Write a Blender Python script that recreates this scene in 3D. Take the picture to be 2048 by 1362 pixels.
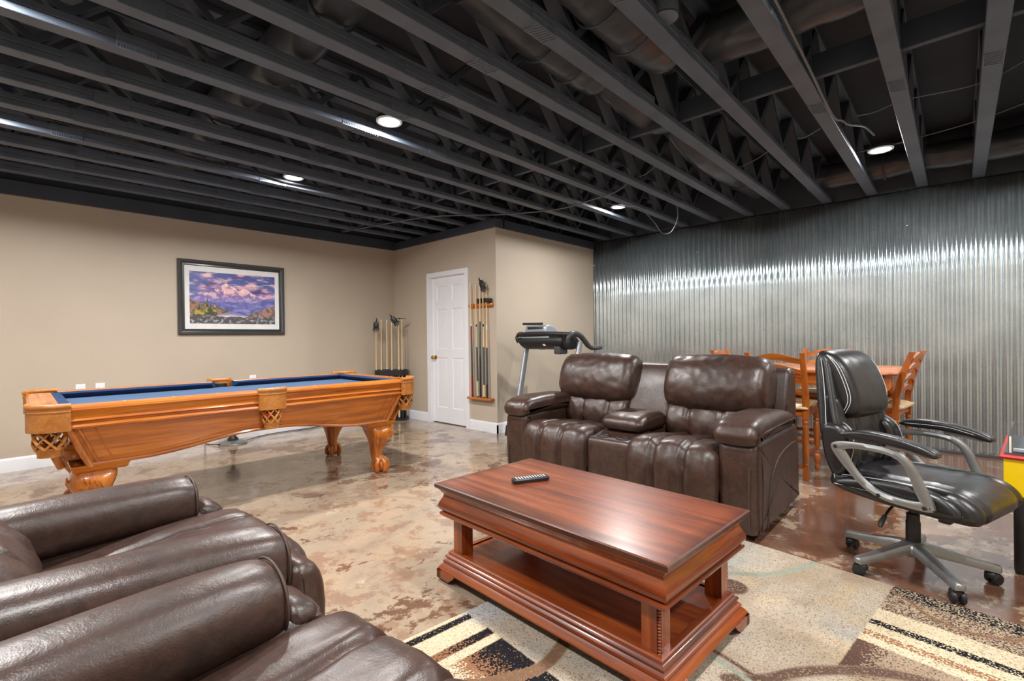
import bpy, bmesh, math, random
import numpy as np
from mathutils import Vector, Matrix, noise as mnoise

random.seed(7)
for o in list(bpy.data.objects):
    bpy.data.objects.remove(o)
scene = bpy.context.scene
COL = scene.collection
PI = math.pi

# ------------------------------------------------------------------ camera
FOC, YAW, PITCH, ROLL = 961.0, 42.9, -0.28, -0.65        # focal length in pixels of a 2048 px wide frame, degrees
CAM_H = 1.18
yw, pt, rl = (math.radians(a) for a in (YAW, PITCH, ROLL))
fwd = Vector((math.cos(yw) * math.cos(pt), math.sin(yw) * math.cos(pt), math.sin(pt)))
rgt = Vector((math.sin(yw), -math.cos(yw), 0))
upv = rgt.cross(fwd)
r2 = math.cos(rl) * rgt + math.sin(rl) * upv
u2 = -math.sin(rl) * rgt + math.cos(rl) * upv
cam_data = bpy.data.cameras.new('camera')
cam = bpy.data.objects.new('camera', cam_data)
COL.objects.link(cam)
cam.matrix_world = Matrix(((r2.x, u2.x, -fwd.x, 0), (r2.y, u2.y, -fwd.y, 0), (r2.z, u2.z, -fwd.z, CAM_H), (0, 0, 0, 1)))
cam_data.sensor_width = 36.0
cam_data.lens = FOC / 2048 * 36.0
cam_data.clip_start = 0.02
scene.camera = cam

# ------------------------------------------------------------------ world, exposure
world = bpy.data.worlds.new('world')
scene.world = world
world.use_nodes = True
world.node_tree.nodes['Background'].inputs[0].default_value = (0.9, 0.92, 1.0, 1)
world.node_tree.nodes['Background'].inputs[1].default_value = 0.03
vs = scene.view_settings
scene.display_settings.display_device = 'sRGB'
vs.view_transform = 'Standard'
vs.look = 'None'
vs.exposure = 0.12
vs.gamma = 1.0
vs.use_curve_mapping = False
LAMP_W = 46.0            # watts of each ceiling downlight
LAMP_COL = (1.0, 0.975, 0.955)

# ------------------------------------------------------------------ geometry helpers
class G:
    """collects vertices and faces of one mesh"""
    def __init__(self):
        self.v = []
        self.f = []

    def add(self, V, F, M=None):
        n = len(self.v)
        if M is not None:
            V = [M @ Vector(p) for p in V]
        self.v.extend([(float(p[0]), float(p[1]), float(p[2])) for p in V])
        self.f.extend([tuple(int(i) + n for i in f) for f in F])
        return self

    def box(self, c, s, b=0.0, seg=1, M=None):
        bm = bmesh.new()
        bmesh.ops.create_cube(bm, size=1.0)
        for v in bm.verts:
            v.co = Vector((v.co.x * s[0], v.co.y * s[1], v.co.z * s[2]))
        if b > 0:
            bmesh.ops.bevel(bm, geom=list(bm.edges), offset=min(b, min(s) * 0.49), segments=seg, affect='EDGES', profile=0.5)
        bm.verts.index_update()
        off = Vector(c)
        T = Matrix.Translation(off)
        if M is not None:
            T = T @ M.to_4x4()
        self.add([v.co.copy() for v in bm.verts], [[v.index for v in f.verts] for f in bm.faces], T)
        bm.free()
        return self

    def loft(self, secs, closed=True, caps=True):
        n = len(secs[0])
        V = [p for s in secs for p in s]
        F = []
        m = n if closed else n - 1
        for i in range(len(secs) - 1):
            for j in range(m):
                a, b = i * n + j, i * n + (j + 1) % n
                F.append((a, b, b + n, a + n))
        if caps == 'soft' and closed:                    # flat end with inner rings, for padded bodies
            for base_, rev in ((0, True), ((len(secs) - 1) * n, False)):
                ring = [Vector(V[base_ + j]) for j in range(n)]
                cen = sum(ring, Vector()) / n
                prev = [base_ + j for j in range(n)]
                for sc in (0.94, 0.55):
                    st = len(V)
                    V.extend([cen + (p - cen) * sc for p in ring])
                    cur = list(range(st, st + n))
                    for j in range(n):
                        q = (prev[j], prev[(j + 1) % n], cur[(j + 1) % n], cur[j])
                        F.append(q[::-1] if rev else q)
                    prev = cur
                V.append(cen)
                for j in range(n):
                    q = (prev[j], prev[(j + 1) % n], len(V) - 1)
                    F.append(q[::-1] if rev else q)
        elif caps and closed:
            F.append(tuple(reversed(range(n))))
            k = (len(secs) - 1) * n
            F.append(tuple(range(k, k + n)))
        return self.add(V, F)

    def lathe(self, prof, n=16, c=(0, 0, 0), M=None):
        secs = []
        for r, z in prof:
            r = max(r, 1e-4)
            secs.append([(r * math.cos(2 * PI * k / n), r * math.sin(2 * PI * k / n), z) for k in range(n)])
        T = Matrix.Translation(Vector(c))
        if M is not None:
            T = T @ M.to_4x4()
        g = G().loft(secs)
        return self.add(g.v, g.f, T)

    def tube(self, path, r, n=8, caps=True, sy=1.0):
        P = [Vector(p) for p in path]
        R = r if isinstance(r, (list, tuple)) else [r] * len(P)
        t0 = (P[1] - P[0]).normalized()
        up = Vector((0, 0, 1)) if abs(t0.z) < 0.9 else Vector((1, 0, 0))
        nx = t0.cross(up).normalized()
        secs = []
        for i, p in enumerate(P):
            t = (P[min(i + 1, len(P) - 1)] - P[max(i - 1, 0)]).normalized()
            nx = (nx - t * nx.dot(t)).normalized()
            ny = t.cross(nx)
            secs.append([p + R[i] * (math.cos(2 * PI * k / n) * nx + sy * math.sin(2 * PI * k / n) * ny) for k in range(n)])
        return self.loft(secs, True, caps)

    def prism(self, poly, axis, a0, a1, M=None):
        """poly in the two other axes (order x,y,z with axis removed)"""
        def mk(u, v, w):
            return {'x': (w, u, v), 'y': (u, w, v), 'z': (u, v, w)}[axis]
        n = len(poly)
        V = [mk(u, v, a0) for u, v in poly] + [mk(u, v, a1) for u, v in poly]
        F = [(i, (i + 1) % n, n + (i + 1) % n, n + i) for i in range(n)]
        F += [tuple(reversed(range(n))), tuple(range(n, 2 * n))]
        return self.add(V, F, M)

    def rect_loft(self, prof, hx, hy, cap0=False, cap1=False, c=(0, 0, 0), M=None):
        """rectangular mitred moulding: prof = (offset, z) pairs"""
        secs = []
        for o, z in prof:
            x, y = hx + o, hy + o
            secs.append([(-x, -y, z), (x, -y, z), (x, y, z), (-x, y, z)])
        g = G().loft(secs, True, False)
        if cap0:
            g.f.append((3, 2, 1, 0))
        if cap1:
            k = 4 * (len(secs) - 1)
            g.f.append((k, k + 1, k + 2, k + 3))
        T = Matrix.Translation(Vector(c))
        if M is not None:
            T = T @ M.to_4x4()
        return self.add(g.v, g.f, T)


def arc(cx, cy, r, a0, a1, n):
    return [(cx + r * math.cos(math.radians(a0 + (a1 - a0) * i / n)), cy + r * math.sin(math.radians(a0 + (a1 - a0) * i / n))) for i in range(n + 1)]


def spline(pts, n, closed=False):
    """Catmull-Rom through points of any dimension, n samples for each span"""
    P = [np.array(p, float) for p in pts]
    m = len(P)
    out = []
    spans = m if closed else m - 1
    for i in range(spans):
        if closed:
            p0, p1, p2, p3 = P[(i - 1) % m], P[i], P[(i + 1) % m], P[(i + 2) % m]
        else:
            p0, p1, p2, p3 = P[max(i - 1, 0)], P[i], P[i + 1], P[min(i + 2, m - 1)]
        for k in range(n):
            t = k / n
            out.append(0.5 * ((2 * p1) + (-p0 + p2) * t + (2 * p0 - 5 * p1 + 4 * p2 - p3) * t * t + (-p0 + 3 * p1 - 3 * p2 + p3) * t ** 3))
    if not closed:
        out.append(P[-1])
    return out


def upholster(g, loop, y0, y1, r=0.04, ny=30, grooves=(), wr=0.0, res=5, seed=0, crown=0.0, yshift=None, wscale=14.0):
    """padded body: closed side outline (x,z) swept across y, rounded ends, sewn grooves, wrinkles"""
    L = spline(loop, res, True)
    n = len(L)
    A = sum(L[i][0] * L[(i + 1) % n][1] - L[(i + 1) % n][0] * L[i][1] for i in range(n))
    sg = 1.0 if A > 0 else -1.0
    N = []
    for i in range(n):
        t = L[(i + 1) % n] - L[i - 1]
        t = t / (np.linalg.norm(t) + 1e-9)
        N.append(np.array([t[1], -t[0]]) * sg)
    ys = []
    k = 6
    for i in range(k):
        ys.append(y0 + r * (1 - math.cos(i / k * PI / 2)))
    for i in range(ny + 1):
        ys.append(y0 + r + (y1 - y0 - 2 * r) * i / ny)
    for i in range(k - 1, -1, -1):
        ys.append(y1 - r * (1 - math.cos(i / k * PI / 2)))
    secs = []
    mid, half = (y0 + y1) / 2, (y1 - y0) / 2
    for y in ys:
        d = 0.0
        e = min(y - y0, y1 - y)
        if e < r:
            d -= 0.8 * r * (1 - math.sqrt(max(0.0, 1 - ((r - e) / r) ** 2)))
        for gy, gd, gw in grooves:
            d -= gd * math.exp(-((y - gy) / gw) ** 2)
        d += crown * (1 - ((y - mid) / half) ** 2)
        sec = []
        for i in range(n):
            w = 0.0
            if wr > 0:
                q = Vector((L[i][0] * wscale + seed, y * wscale * 0.9, L[i][1] * wscale))
                near = sum(math.exp(-((y - gy) / (gw * 3.5)) ** 2) for gy, gd, gw in grooves)
                w = wr * mnoise.noise(q) * (0.5 + 1.3 * min(1, near)) + 0.5 * wr * mnoise.noise(q * 2.7)
            p = L[i] + N[i] * (d + w)
            sh = yshift(L[i][0], L[i][1], (y - mid) / half) if yshift else 0.0
            sec.append((p[0], y + sh, p[1]))
        secs.append(sec)
    if sg > 0:
        secs = secs[::-1]
    return g.loft(secs, True, 'soft')


def superell(cx, cy, z, a, b, e, n=20, rot=0.0):
    out = []
    for k in range(n):
        t = 2 * PI * k / n
        c, s = math.cos(t), math.sin(t)
        x = a * math.copysign(abs(c) ** (2 / e), c)
        y = b * math.copysign(abs(s) ** (2 / e), s)
        out.append((cx + x * math.cos(rot) - y * math.sin(rot), cy + x * math.sin(rot) + y * math.cos(rot), z))
    return out


def mesh_of(name, g, angle=35):
    me = bpy.data.meshes.new(name)
    me.from_pydata(g.v, [], g.f)
    me.validate()
    bm = bmesh.new()
    bm.from_mesh(me)
    bmesh.ops.recalc_face_normals(bm, faces=bm.faces)
    bm.to_mesh(me)
    bm.free()
    if angle:
        me.polygons.foreach_set('use_smooth', [True] * len(me.polygons))
        me.set_sharp_from_angle(angle=math.radians(angle))
    return me


def obj(name, g, m, parent=None, angle=35, loc=None, rz=0.0, label=None, kind=None):
    me = g if isinstance(g, bpy.types.Mesh) else mesh_of(name, g, angle)
    if m is not None and not me.materials:
        me.materials.append(m)
    o = bpy.data.objects.new(name, me)
    COL.objects.link(o)
    if parent is not None:
        o.parent = parent
    if loc is not None:
        o.location = loc
    if rz:
        o.rotation_euler = (0, 0, rz)
    if label:
        o['label'] = label
    if kind:
        o['kind'] = kind
    return o


def tag(o, label, cat, group=None, kind=None):
    o['label'] = label
    o['category'] = cat
    if group:
        o['group'] = group
    if kind:
        o['kind'] = kind
    return o


def thing(name, label, cat, loc=(0, 0, 0), rz=0.0, group=None):
    o = bpy.data.objects.new(name, None)
    COL.objects.link(o)
    o.empty_display_size = 0.1
    o.location = loc
    o.rotation_euler = (0, 0, rz)
    return tag(o, label, cat, group)


def struct(name, g, m, label, cat, angle=35):
    o = obj(name, g, m, None, angle)
    return tag(o, label, cat, None, 'structure')


def copy_tree(o, parent=None):
    c = o.copy()
    COL.objects.link(c)
    if parent is not None:
        c.parent = parent
    for ch in [x for x in bpy.data.objects if x.parent == o]:
        copy_tree(ch, c)
    return c

# ------------------------------------------------------------------ materials
def S(r, g, b):
    def f(c):
        c /= 255.0
        return c / 12.92 if c <= 0.04045 else ((c + 0.055) / 1.055) ** 2.4
    return (f(r), f(g), f(b), 1.0)


class NT:
    def __init__(self, name):
        self.m = bpy.data.materials.new(name)
        self.m.use_nodes = True
        self.t = self.m.node_tree
        self.b = self.t.nodes['Principled BSDF']
        self.co = None

    def n(self, kind, **kw):
        nd = self.t.nodes.new(kind)
        for k, v in kw.items():
            if k in nd.inputs:
                self.set(nd.inputs[k], v)
            else:
                setattr(nd, k, v)
        return nd

    def set(self, sock, v):
        if isinstance(v, bpy.types.NodeSocket):
            self.t.links.new(v, sock)
        else:
            sock.default_value = v

    def p(self, **kw):
        for k, v in kw.items():
            self.set(self.b.inputs[k.replace('_', ' ')], v)
        return self

    def coord(self, scale=(1, 1, 1), rot=(0, 0, 0), kind='Object'):
        tc = self.n('ShaderNodeTexCoord')
        mp = self.n('ShaderNodeMapping')
        mp.inputs['Scale'].default_value = scale
        mp.inputs['Rotation'].default_value = rot
        self.t.links.new(tc.outputs[kind], mp.inputs['Vector'])
        return mp.outputs[0]

    def noise(self, vec, scale, detail=4, rough=0.55, dist=0.0):
        nd = self.n('ShaderNodeTexNoise')
        self.t.links.new(vec, nd.inputs['Vector'])
        nd.inputs['Scale'].default_value = scale
        nd.inputs['Detail'].default_value = detail
        nd.inputs['Roughness'].default_value = rough
        nd.inputs['Distortion'].default_value = dist
        return nd.outputs[0]

    def ramp(self, fac, stops, interp='LINEAR'):
        nd = self.n('ShaderNodeValToRGB')
        cr = nd.color_ramp
        cr.interpolation = interp
        while len(cr.elements) < len(stops):
            cr.elements.new(0.5)
        for e, (pos, c) in zip(cr.elements, stops):
            e.position = pos
            e.color = c if not isinstance(c, (int, float)) else (c, c, c, 1)
        self.t.links.new(fac, nd.inputs[0])
        return nd.outputs[0]

    def mix(self, fac, a, b, mode='MIX'):
        nd = self.n('ShaderNodeMix')
        nd.data_type = 'RGBA'
        nd.blend_type = mode
        self.set(nd.inputs[0], fac)
        self.set(nd.inputs[6], a)
        self.set(nd.inputs[7], b)
        return nd.outputs[2]

    def math(self, op, a, b=0.0):
        nd = self.n('ShaderNodeMath')
        nd.operation = op
        self.set(nd.inputs[0], a)
        self.set(nd.inputs[1], b)
        return nd.outputs[0]

    def bump(self, h, strength=0.3, dist=0.01):
        nd = self.n('ShaderNodeBump')
        nd.inputs['Strength'].default_value = strength
        nd.inputs['Distance'].default_value = dist
        self.t.links.new(h, nd.inputs['Height'])
        self.t.links.new(nd.outputs[0], self.b.inputs['Normal'])
        return self


def flat(name, col, rough=0.5, metal=0.0, coat=0.0, var=0.06, vscale=6.0, bump=0.0, bscale=60.0, spec=0.5):
    k = NT(name)
    co = k.coord()
    nz = k.noise(co, vscale, 3)
    c2 = tuple(min(1, c * (1 + var)) for c in col[:3]) + (1,)
    c1 = tuple(c * (1 - var) for c in col[:3]) + (1,)
    k.p(Base_Color=k.ramp(nz, [(0.3, c1), (0.7, c2)]), Roughness=rough, Metallic=metal, Coat_Weight=coat, Coat_Roughness=0.1, Specular_IOR_Level=spec)
    if bump:
        k.bump(k.noise(co, bscale, 3), bump, 0.003)
    return k.m


def wood(name, dark, mid, light, axis='x', rough=0.3, coat=0.4, scale=1.0, coatr=0.12, edge=None):
    k = NT(name)
    st = {'x': (0.9, 14, 14), 'y': (14, 0.9, 14), 'z': (14, 14, 0.9)}[axis]
    co = k.coord(tuple(s * scale for s in st))
    a = k.noise(co, 1.6, 6, 0.62, 0.6)
    st2 = {'x': (2.5, 90, 90), 'y': (90, 2.5, 90), 'z': (90, 90, 2.5)}[axis]
    co2 = k.coord(tuple(s * scale for s in st2))
    b = k.noise(co2, 1.2, 3, 0.6)
    co3 = k.coord((1, 1, 1))
    c3 = k.noise(co3, 2.3, 3)
    base = k.ramp(a, [(0.28, dark), (0.5, mid), (0.74, light)])
    pore = k.ramp(b, [(0.34, 0.55), (0.5, 1.0)])
    base = k.mix(0.55, base, pore, 'MULTIPLY')
    base = k.mix(0.35, base, k.ramp(c3, [(0.35, 0.72), (0.65, 1.0)]), 'MULTIPLY')
    if edge:                                            # burnished darker stain along the borders of a board
        sp = k.n('ShaderNodeSeparateXYZ')
        k.t.links.new(co3, sp.inputs[0])
        dx = k.math('SUBTRACT', edge[0], k.math('ABSOLUTE', sp.outputs['X']))
        dy = k.math('SUBTRACT', edge[1], k.math('ABSOLUTE', sp.outputs['Y']))
        dd = k.math('ADD', k.math('MINIMUM', dx, dy), k.math('MULTIPLY', k.math('SUBTRACT', c3, 0.5), 0.05))
        base = k.mix(1.0, base, k.ramp(dd, [(0.0, 0.38), (0.012, 0.55), (0.07, 1.0)]), 'MULTIPLY')
    rr = k.ramp(a, [(0.3, rough * 1.3), (0.7, rough * 0.8)])
    k.p(Base_Color=base, Roughness=rr, Coat_Weight=coat, Coat_Roughness=coatr)
    k.bump(b, 0.12, 0.002)
    return k.m


def leather(name, dark, light, rough=0.36, grain=1.0, wear=0.5, crease=0.3):
    k = NT(name)
    co = k.coord()
    big = k.noise(co, 5.0, 5, 0.6)
    vor = k.n('ShaderNodeTexVoronoi')
    k.t.links.new(co, vor.inputs['Vector'])
    vor.inputs['Scale'].default_value = 260.0
    cr = k.noise(co, 22.0, 5, 0.62, 1.2)
    wk = k.noise(k.coord((1, 1, 1), (0.5, 0.3, 0.2)), 9.0, 6, 0.6, 2.0)
    h = k.math('ADD', k.math('MULTIPLY', vor.outputs['Distance'], 0.10 * grain), k.math('MULTIPLY', cr, crease))
    h = k.math('ADD', h, k.math('MULTIPLY', wk, crease * 2.2))
    h = k.math('ADD', h, k.math('MULTIPLY', big, 0.5))
    k.p(Base_Color=k.mix(wear, k.ramp(big, [(0.35, dark), (0.7, light)]), k.ramp(cr, [(0.35, dark), (0.65, light)])),
        Roughness=k.ramp(big, [(0.3, rough * 1.15), (0.7, rough * 0.85)]), Specular_IOR_Level=0.55, Coat_Weight=0.08, Coat_Roughness=0.25)
    k.bump(h, 0.40, 0.008)
    return k.m


M = {}
# painted wall
k = NT('wall_paint'); co = k.coord()
k.p(Base_Color=k.ramp(k.noise(co, 1.3, 4), [(0.3, S(184, 171, 154)), (0.7, S(190, 177, 160))]), Roughness=0.62)
k.bump(k.noise(co, 140, 3), 0.08, 0.002); M['wall'] = k.m
M['white'] = flat('white_paint', S(233, 235, 240), 0.35, var=0.015)
M['white_trim'] = flat('white_trim', S(228, 230, 234), 0.4, var=0.02)
M['black_paint'] = flat('black_ceiling_paint', S(56, 64, 76), 0.55, var=0.2, vscale=3, bump=0.3, bscale=40)
M['black_chord'] = flat('black_truss_paint', S(80, 90, 104), 0.5, var=0.18, vscale=5, bump=0.3, bscale=55)
M['deck'] = flat('black_deck_paint', S(34, 38, 45), 0.7, var=0.3, vscale=2.5)
M['plate'] = flat('painted_nail_plate', S(90, 100, 114), 0.4, metal=0.0, var=0.1)
M['duct'] = flat('black_duct_wrap', S(64, 69, 76), 0.32, var=0.3, vscale=7, bump=0.9, bscale=16)
M['cable_black'] = flat('black_cable', S(32, 32, 34), 0.4)
M['cable_grey'] = flat('grey_cable', S(104, 108, 114), 0.4)
# galvanised corrugated steel
k = NT('galvanised_steel'); co = k.coord()
vor = k.n('ShaderNodeTexVoronoi'); k.t.links.new(k.coord((1, 1, 0.7)), vor.inputs['Vector']); vor.inputs['Scale'].default_value = 120.0
nz = k.noise(co, 2.2, 3)
spg = k.ramp(vor.outputs['Color'], [(0.2, 0.0), (0.8, 1.0)])
k.p(Base_Color=k.mix(0.75, k.ramp(spg, [(0.0, S(168, 182, 188)), (1.0, S(206, 216, 220))]), k.ramp(nz, [(0.3, S(180, 192, 197)), (0.7, S(208, 217, 220))])), Metallic=0.86,
    Roughness=k.math('ADD', k.math('MULTIPLY', spg, 0.04), k.ramp(nz, [(0.3, 0.15), (0.7, 0.21)])))
k.bump(k.math('ADD', k.math('MULTIPLY', k.noise(k.coord((1, 0.5, 0.2)), 6, 2), 1.0), k.math('MULTIPLY', spg, 0.006)), 0.06, 0.004); M['galv'] = k.m
# stained, sealed concrete: pale tan ground, ragged brown stain islands, denser towards the steel wall
k = NT('stained_concrete'); co = k.coord()
big = k.noise(co, 0.6, 3, 0.5, 0.4)
blot = k.noise(co, 2.6, 12, 0.72, 0.35)
blot2 = k.noise(k.coord((1, 1, 1), (0, 0, 0.7)), 5.0, 12, 0.76, 0.2)
cool = k.noise(k.coord((1, 1, 1), (0, 0, 1.9)), 1.5, 8, 0.66, 0.6)
fine = k.noise(co, 40, 5, 0.7)
tc = k.n('ShaderNodeTexCoord'); sx = k.n('ShaderNodeSeparateXYZ'); k.t.links.new(tc.outputs['Object'], sx.inputs[0])
side = k.math('MULTIPLY', k.math('SUBTRACT', k.math('SUBTRACT', sx.outputs['X'], k.math('MULTIPLY', sx.outputs['Y'], 0.8)), 1.0), 0.10)
side = k.n('ShaderNodeClamp', Value=side, Min=-0.04, Max=0.065).outputs[0]
base = k.ramp(cool, [(0.30, S(138, 120, 102)), (0.45, S(174, 154, 130)), (0.58, S(160, 144, 126)), (0.72, S(132, 108, 90))])
base = k.mix(k.ramp(k.math('ADD', blot2, k.math('MULTIPLY', side, 0.5)), [(0.49, 0.0), (0.545, 0.6)]), base, S(138, 100, 79))
thr = k.math('ADD', k.math('ADD', blot, side), k.math('MULTIPLY', k.math('SUBTRACT', big, 0.5), 0.30))
base = k.mix(k.ramp(thr, [(0.512, 0.0), (0.532, 0.8), (0.68, 0.95)]), base, S(100, 64, 48))
base = k.mix(k.ramp(k.math('ADD', blot, k.math('MULTIPLY', blot2, 0.4)), [(0.54, 0.75), (0.60, 0.0)]), base, S(192, 177, 156))
base = k.mix(0.3, base, k.ramp(fine, [(0.3, 0.72), (0.62, 1.0)]), 'MULTIPLY')
k.p(Base_Color=base, Roughness=k.ramp(blot2, [(0.3, 0.13), (0.7, 0.24)]), Specular_IOR_Level=0.6, Coat_Weight=0.35, Coat_Roughness=0.08)
k.bump(k.math('ADD', fine, k.math('MULTIPLY', blot, 2.0)), 0.04, 0.004); M['floor'] = k.m

OK_D, OK_M, OK_L = S(136, 66, 12), S(190, 106, 26), S(214, 134, 46)
for ax in 'xyz':
    M['oak_' + ax] = wood('honey_oak_' + ax, OK_D, OK_M, OK_L, ax, 0.3, 0.5)
    M['cherry_' + ax] = wood('red_cherry_' + ax, S(84, 30, 8), S(140, 62, 22), S(176, 92, 36), ax, 0.3, 0.55)
    M['pine_' + ax] = wood('honey_pine_' + ax, S(136, 66, 16), S(182, 98, 32), S(206, 124, 52), ax, 0.34, 0.4)
M['cherry_top'] = wood('worn_cherry_top', S(70, 30, 16), S(124, 62, 38), S(160, 92, 60), 'y', 0.30, 0.45, 0.8, 0.26, (0.340, 0.618))
M['leather'] = leather('brown_leather', S(43, 28, 22), S(74, 51, 42), 0.38, 0.6, 0.5, 0.22)
M['leather_black'] = leather('black_leather', S(22, 22, 24), S(34, 34, 36), 0.33, 0.5, 0.3, 0.12)
M['leather_tan'] = leather('tan_pocket_leather', S(150, 88, 30), S(196, 130, 58), 0.42, 2.0, 0.5, 0.3)
M['cloth_blue'] = flat('blue_billiard_cloth', S(72, 94, 124), 0.95, var=0.06, bump=0.2, bscale=300, spec=0.2)
M['cloth_navy'] = flat('navy_cushion_cloth', S(38, 58, 92), 0.95, var=0.06, bump=0.2, bscale=300, spec=0.2)
M['brass'] = flat('brass', S(190, 150, 70), 0.25, metal=1.0)
M['silver'] = flat('silver_paint', S(150, 152, 152), 0.34, metal=0.75, var=0.04)
M['grey_metal'] = flat('grey_metal', S(168, 174, 182), 0.38, metal=0.5, var=0.04)
M['black_plastic'] = flat('black_plastic', S(30, 31, 33), 0.42, var=0.1)
M['grey_plastic'] = flat('grey_plastic', S(70, 72, 74), 0.45, var=0.08)
M['stitch'] = flat('white_thread', S(205, 205, 208), 0.8)
M['stitch_brown'] = flat('brown_thread', S(72, 56, 48), 0.6)
M['cue_maple'] = flat('maple_shaft', S(226, 196, 146), 0.35, coat=0.3, var=0.05)
M['cue_black'] = flat('black_butt', S(38, 40, 42), 0.4)
M['cue_wrap'] = flat('grey_wrap', S(78, 82, 84), 0.75, var=0.2, vscale=60)
M['cue_red'] = flat('red_butt', S(132, 26, 30), 0.3, coat=0.4)
M['cue_blue'] = flat('blue_butt', S(60, 40, 150), 0.3, coat=0.4)
M['cue_green'] = flat('pale_green_butt', S(186, 188, 150), 0.35, coat=0.3)
M['cream_seat'] = flat('cream_seat_fabric', S(208, 184, 146), 0.85, var=0.08, bump=0.3, bscale=200)
M['ivory'] = flat('ivory', S(230, 224, 208), 0.3)
M['yellow'] = flat('yellow_laminate', S(232, 196, 8), 0.35)
M['red'] = flat('red_edge', S(196, 30, 34), 0.35)
M['frame_black'] = flat('dark_picture_frame', S(48, 50, 50), 0.32, coat=0.3, var=0.12)
M['mat_board'] = flat('white_mat_board', S(226, 226, 226), 0.8)
k = NT('clear_acrylic'); k.p(Base_Color=(0.95, 0.97, 1, 1), Roughness=0.04, Transmission_Weight=1.0, IOR=1.2, Alpha=1.0); M['acrylic'] = k.m
k = NT('lamp_lens'); k.p(Base_Color=(1, 1, 1, 1), Emission_Color=LAMP_COL + (1,), Emission_Strength=24.0); M['lens'] = k.m
# ================================================================== the room
XD, YL, YC, XM = 4.23, 6.41, 4.19, 6.40          # door wall, picture wall, recess wall, steel wall
X0, Y0 = -1.15, -1.95                               # walls behind the camera
ZP, ZJ, ZD = 2.555, 2.665, 3.08                   # top of the paint, underside of the trusses, deck

g = G().box(((X0 + XM) / 2, (Y0 + YL) / 2, -0.05), (XM - X0 + 0.4, YL - Y0 + 0.4, 0.1))
struct('floor', g, M['floor'], 'mottled tan and brown stained concrete floor with glossy seal', 'floor', 0)
g = G().box(((X0 + XD) / 2, YL + 0.06, ZP / 2), (XD - X0 + 0.12, 0.12, ZP))
struct('wall_left', g, M['wall'], 'long beige painted wall behind the pool table', 'wall', 0)
# wall with the door opening
DY0, DY1, DZ = 4.755, 5.515, 2.05
g = G()
g.box((XD + 0.06, (YC + DY0) / 2, ZP / 2), (0.12, DY0 - YC, ZP))
g.box((XD + 0.06, (DY1 + YL) / 2, ZP / 2), (0.12, YL - DY1, ZP))
g.box((XD + 0.06, (DY0 + DY1) / 2, (DZ + ZP) / 2), (0.12, DY1 - DY0, ZP - DZ))
struct('wall_center', g, M['wall'], 'beige painted wall with the white door', 'wall', 0)
g = G().box(((XD + XM) / 2 + 0.06, YC + 0.06, ZP / 2), (XM - XD - 0.12, 0.12, ZP))
struct('wall_recess', g, M['wall'], 'beige painted wall behind the treadmill', 'wall', 0)
g = G().box((X0 - 0.06, (Y0 + YL) / 2, ZJ / 2), (0.12, YL - Y0, ZJ))
struct('wall_rear', g, M['wall'], 'beige painted wall behind the recliners', 'wall', 0)
g = G().box(((X0 + XM) / 2, Y0 - 0.06, ZJ / 2), (XM - X0, 0.12, ZJ))
struct('wall_front', g, M['wall'], 'beige painted wall at the near end of the room', 'wall', 0)

# corrugated steel wall made of overlapping sheets
wall_r = struct('wall_right', G().box((XM + 0.08, (Y0 + YC) / 2, ZJ / 2), (0.10, YC - Y0, ZJ - 0.02)), M['deck'],
                'corrugated galvanised steel wall with upright ribs', 'wall', 0)
PITCHW = 0.0677
sheet_w = 9 * PITCHW
y = YC - 0.004
i = 0
while y > Y0 + 0.05:
    ya = max(y - sheet_w, Y0)
    n = int(round((y - ya) / PITCHW * 14))
    lo, hi, bl, bh = [], [], [], []
    tilt = random.uniform(-0.003, 0.003)
    ztop = 2.648 + random.uniform(-0.006, 0.006)
    secs = []
    pts = []
    for j in range(n + 1):
        yy = y - (y - ya) * j / n
        ph = 2 * PI * (yy - YC) / PITCHW
        s = math.sin(ph)
        s = math.copysign(abs(s) ** 0.85, s)
        pts.append((XM + 0.004 - 0.0105 * s + tilt * (j / n - 0.5), yy))
    V, F = [], []
    for (xx, yy) in pts:
        for zz, dx in ((0.028, 0), (0.9, 0.0008), (1.8, -0.0008), (ztop, 0)):
            V.append((xx + dx, yy, zz))
    m = len(pts)
    for j in range(m - 1):
        for q in range(3):
            a = j * 4 + q
            F.append((a, a + 4, a + 5, a + 1))
    # back skin 1.5 mm behind closes the sheet
    k0 = len(V)
    V += [(p[0] + 0.0015, p[1], p[2]) for p in V]
    for j in range(m - 1):
        for q in range(3):
            a = k0 + j * 4 + q
            F.append((a + 1, a + 5, a + 4, a))
    for j in range(m - 1):
        a, b = j * 4 + 3, k0 + j * 4 + 3
        F.append((a, a + 4, b + 4, b))
    gg = G().add(V, F)
    me = bpy.data.meshes.new('corrugated_sheet')
    me.from_pydata(gg.v, [], gg.f)
    me.polygons.foreach_set('use_smooth', [True] * len(me.polygons))
    obj('corrugated_sheet', me, M['galv'], wall_r)
    y -= sheet_w
    i += 1
# screws in two rows near the top
scr = G().lathe([(0.006, 0), (0.006, 0.003), (0.003, 0.005)], 6, (0, 0, 0), Matrix.Rotation(-PI / 2, 3, 'Y'))
sme = mesh_of('screw', scr)
for zz in (2.30, 1.25):
    for q in range(15):
        obj('screw', sme, M['galv'], wall_r, loc=(XM - 0.006, YC - PITCHW * (0.25 + 4 * q), zz + 0.01 * math.sin(q * 2.1)))

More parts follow.
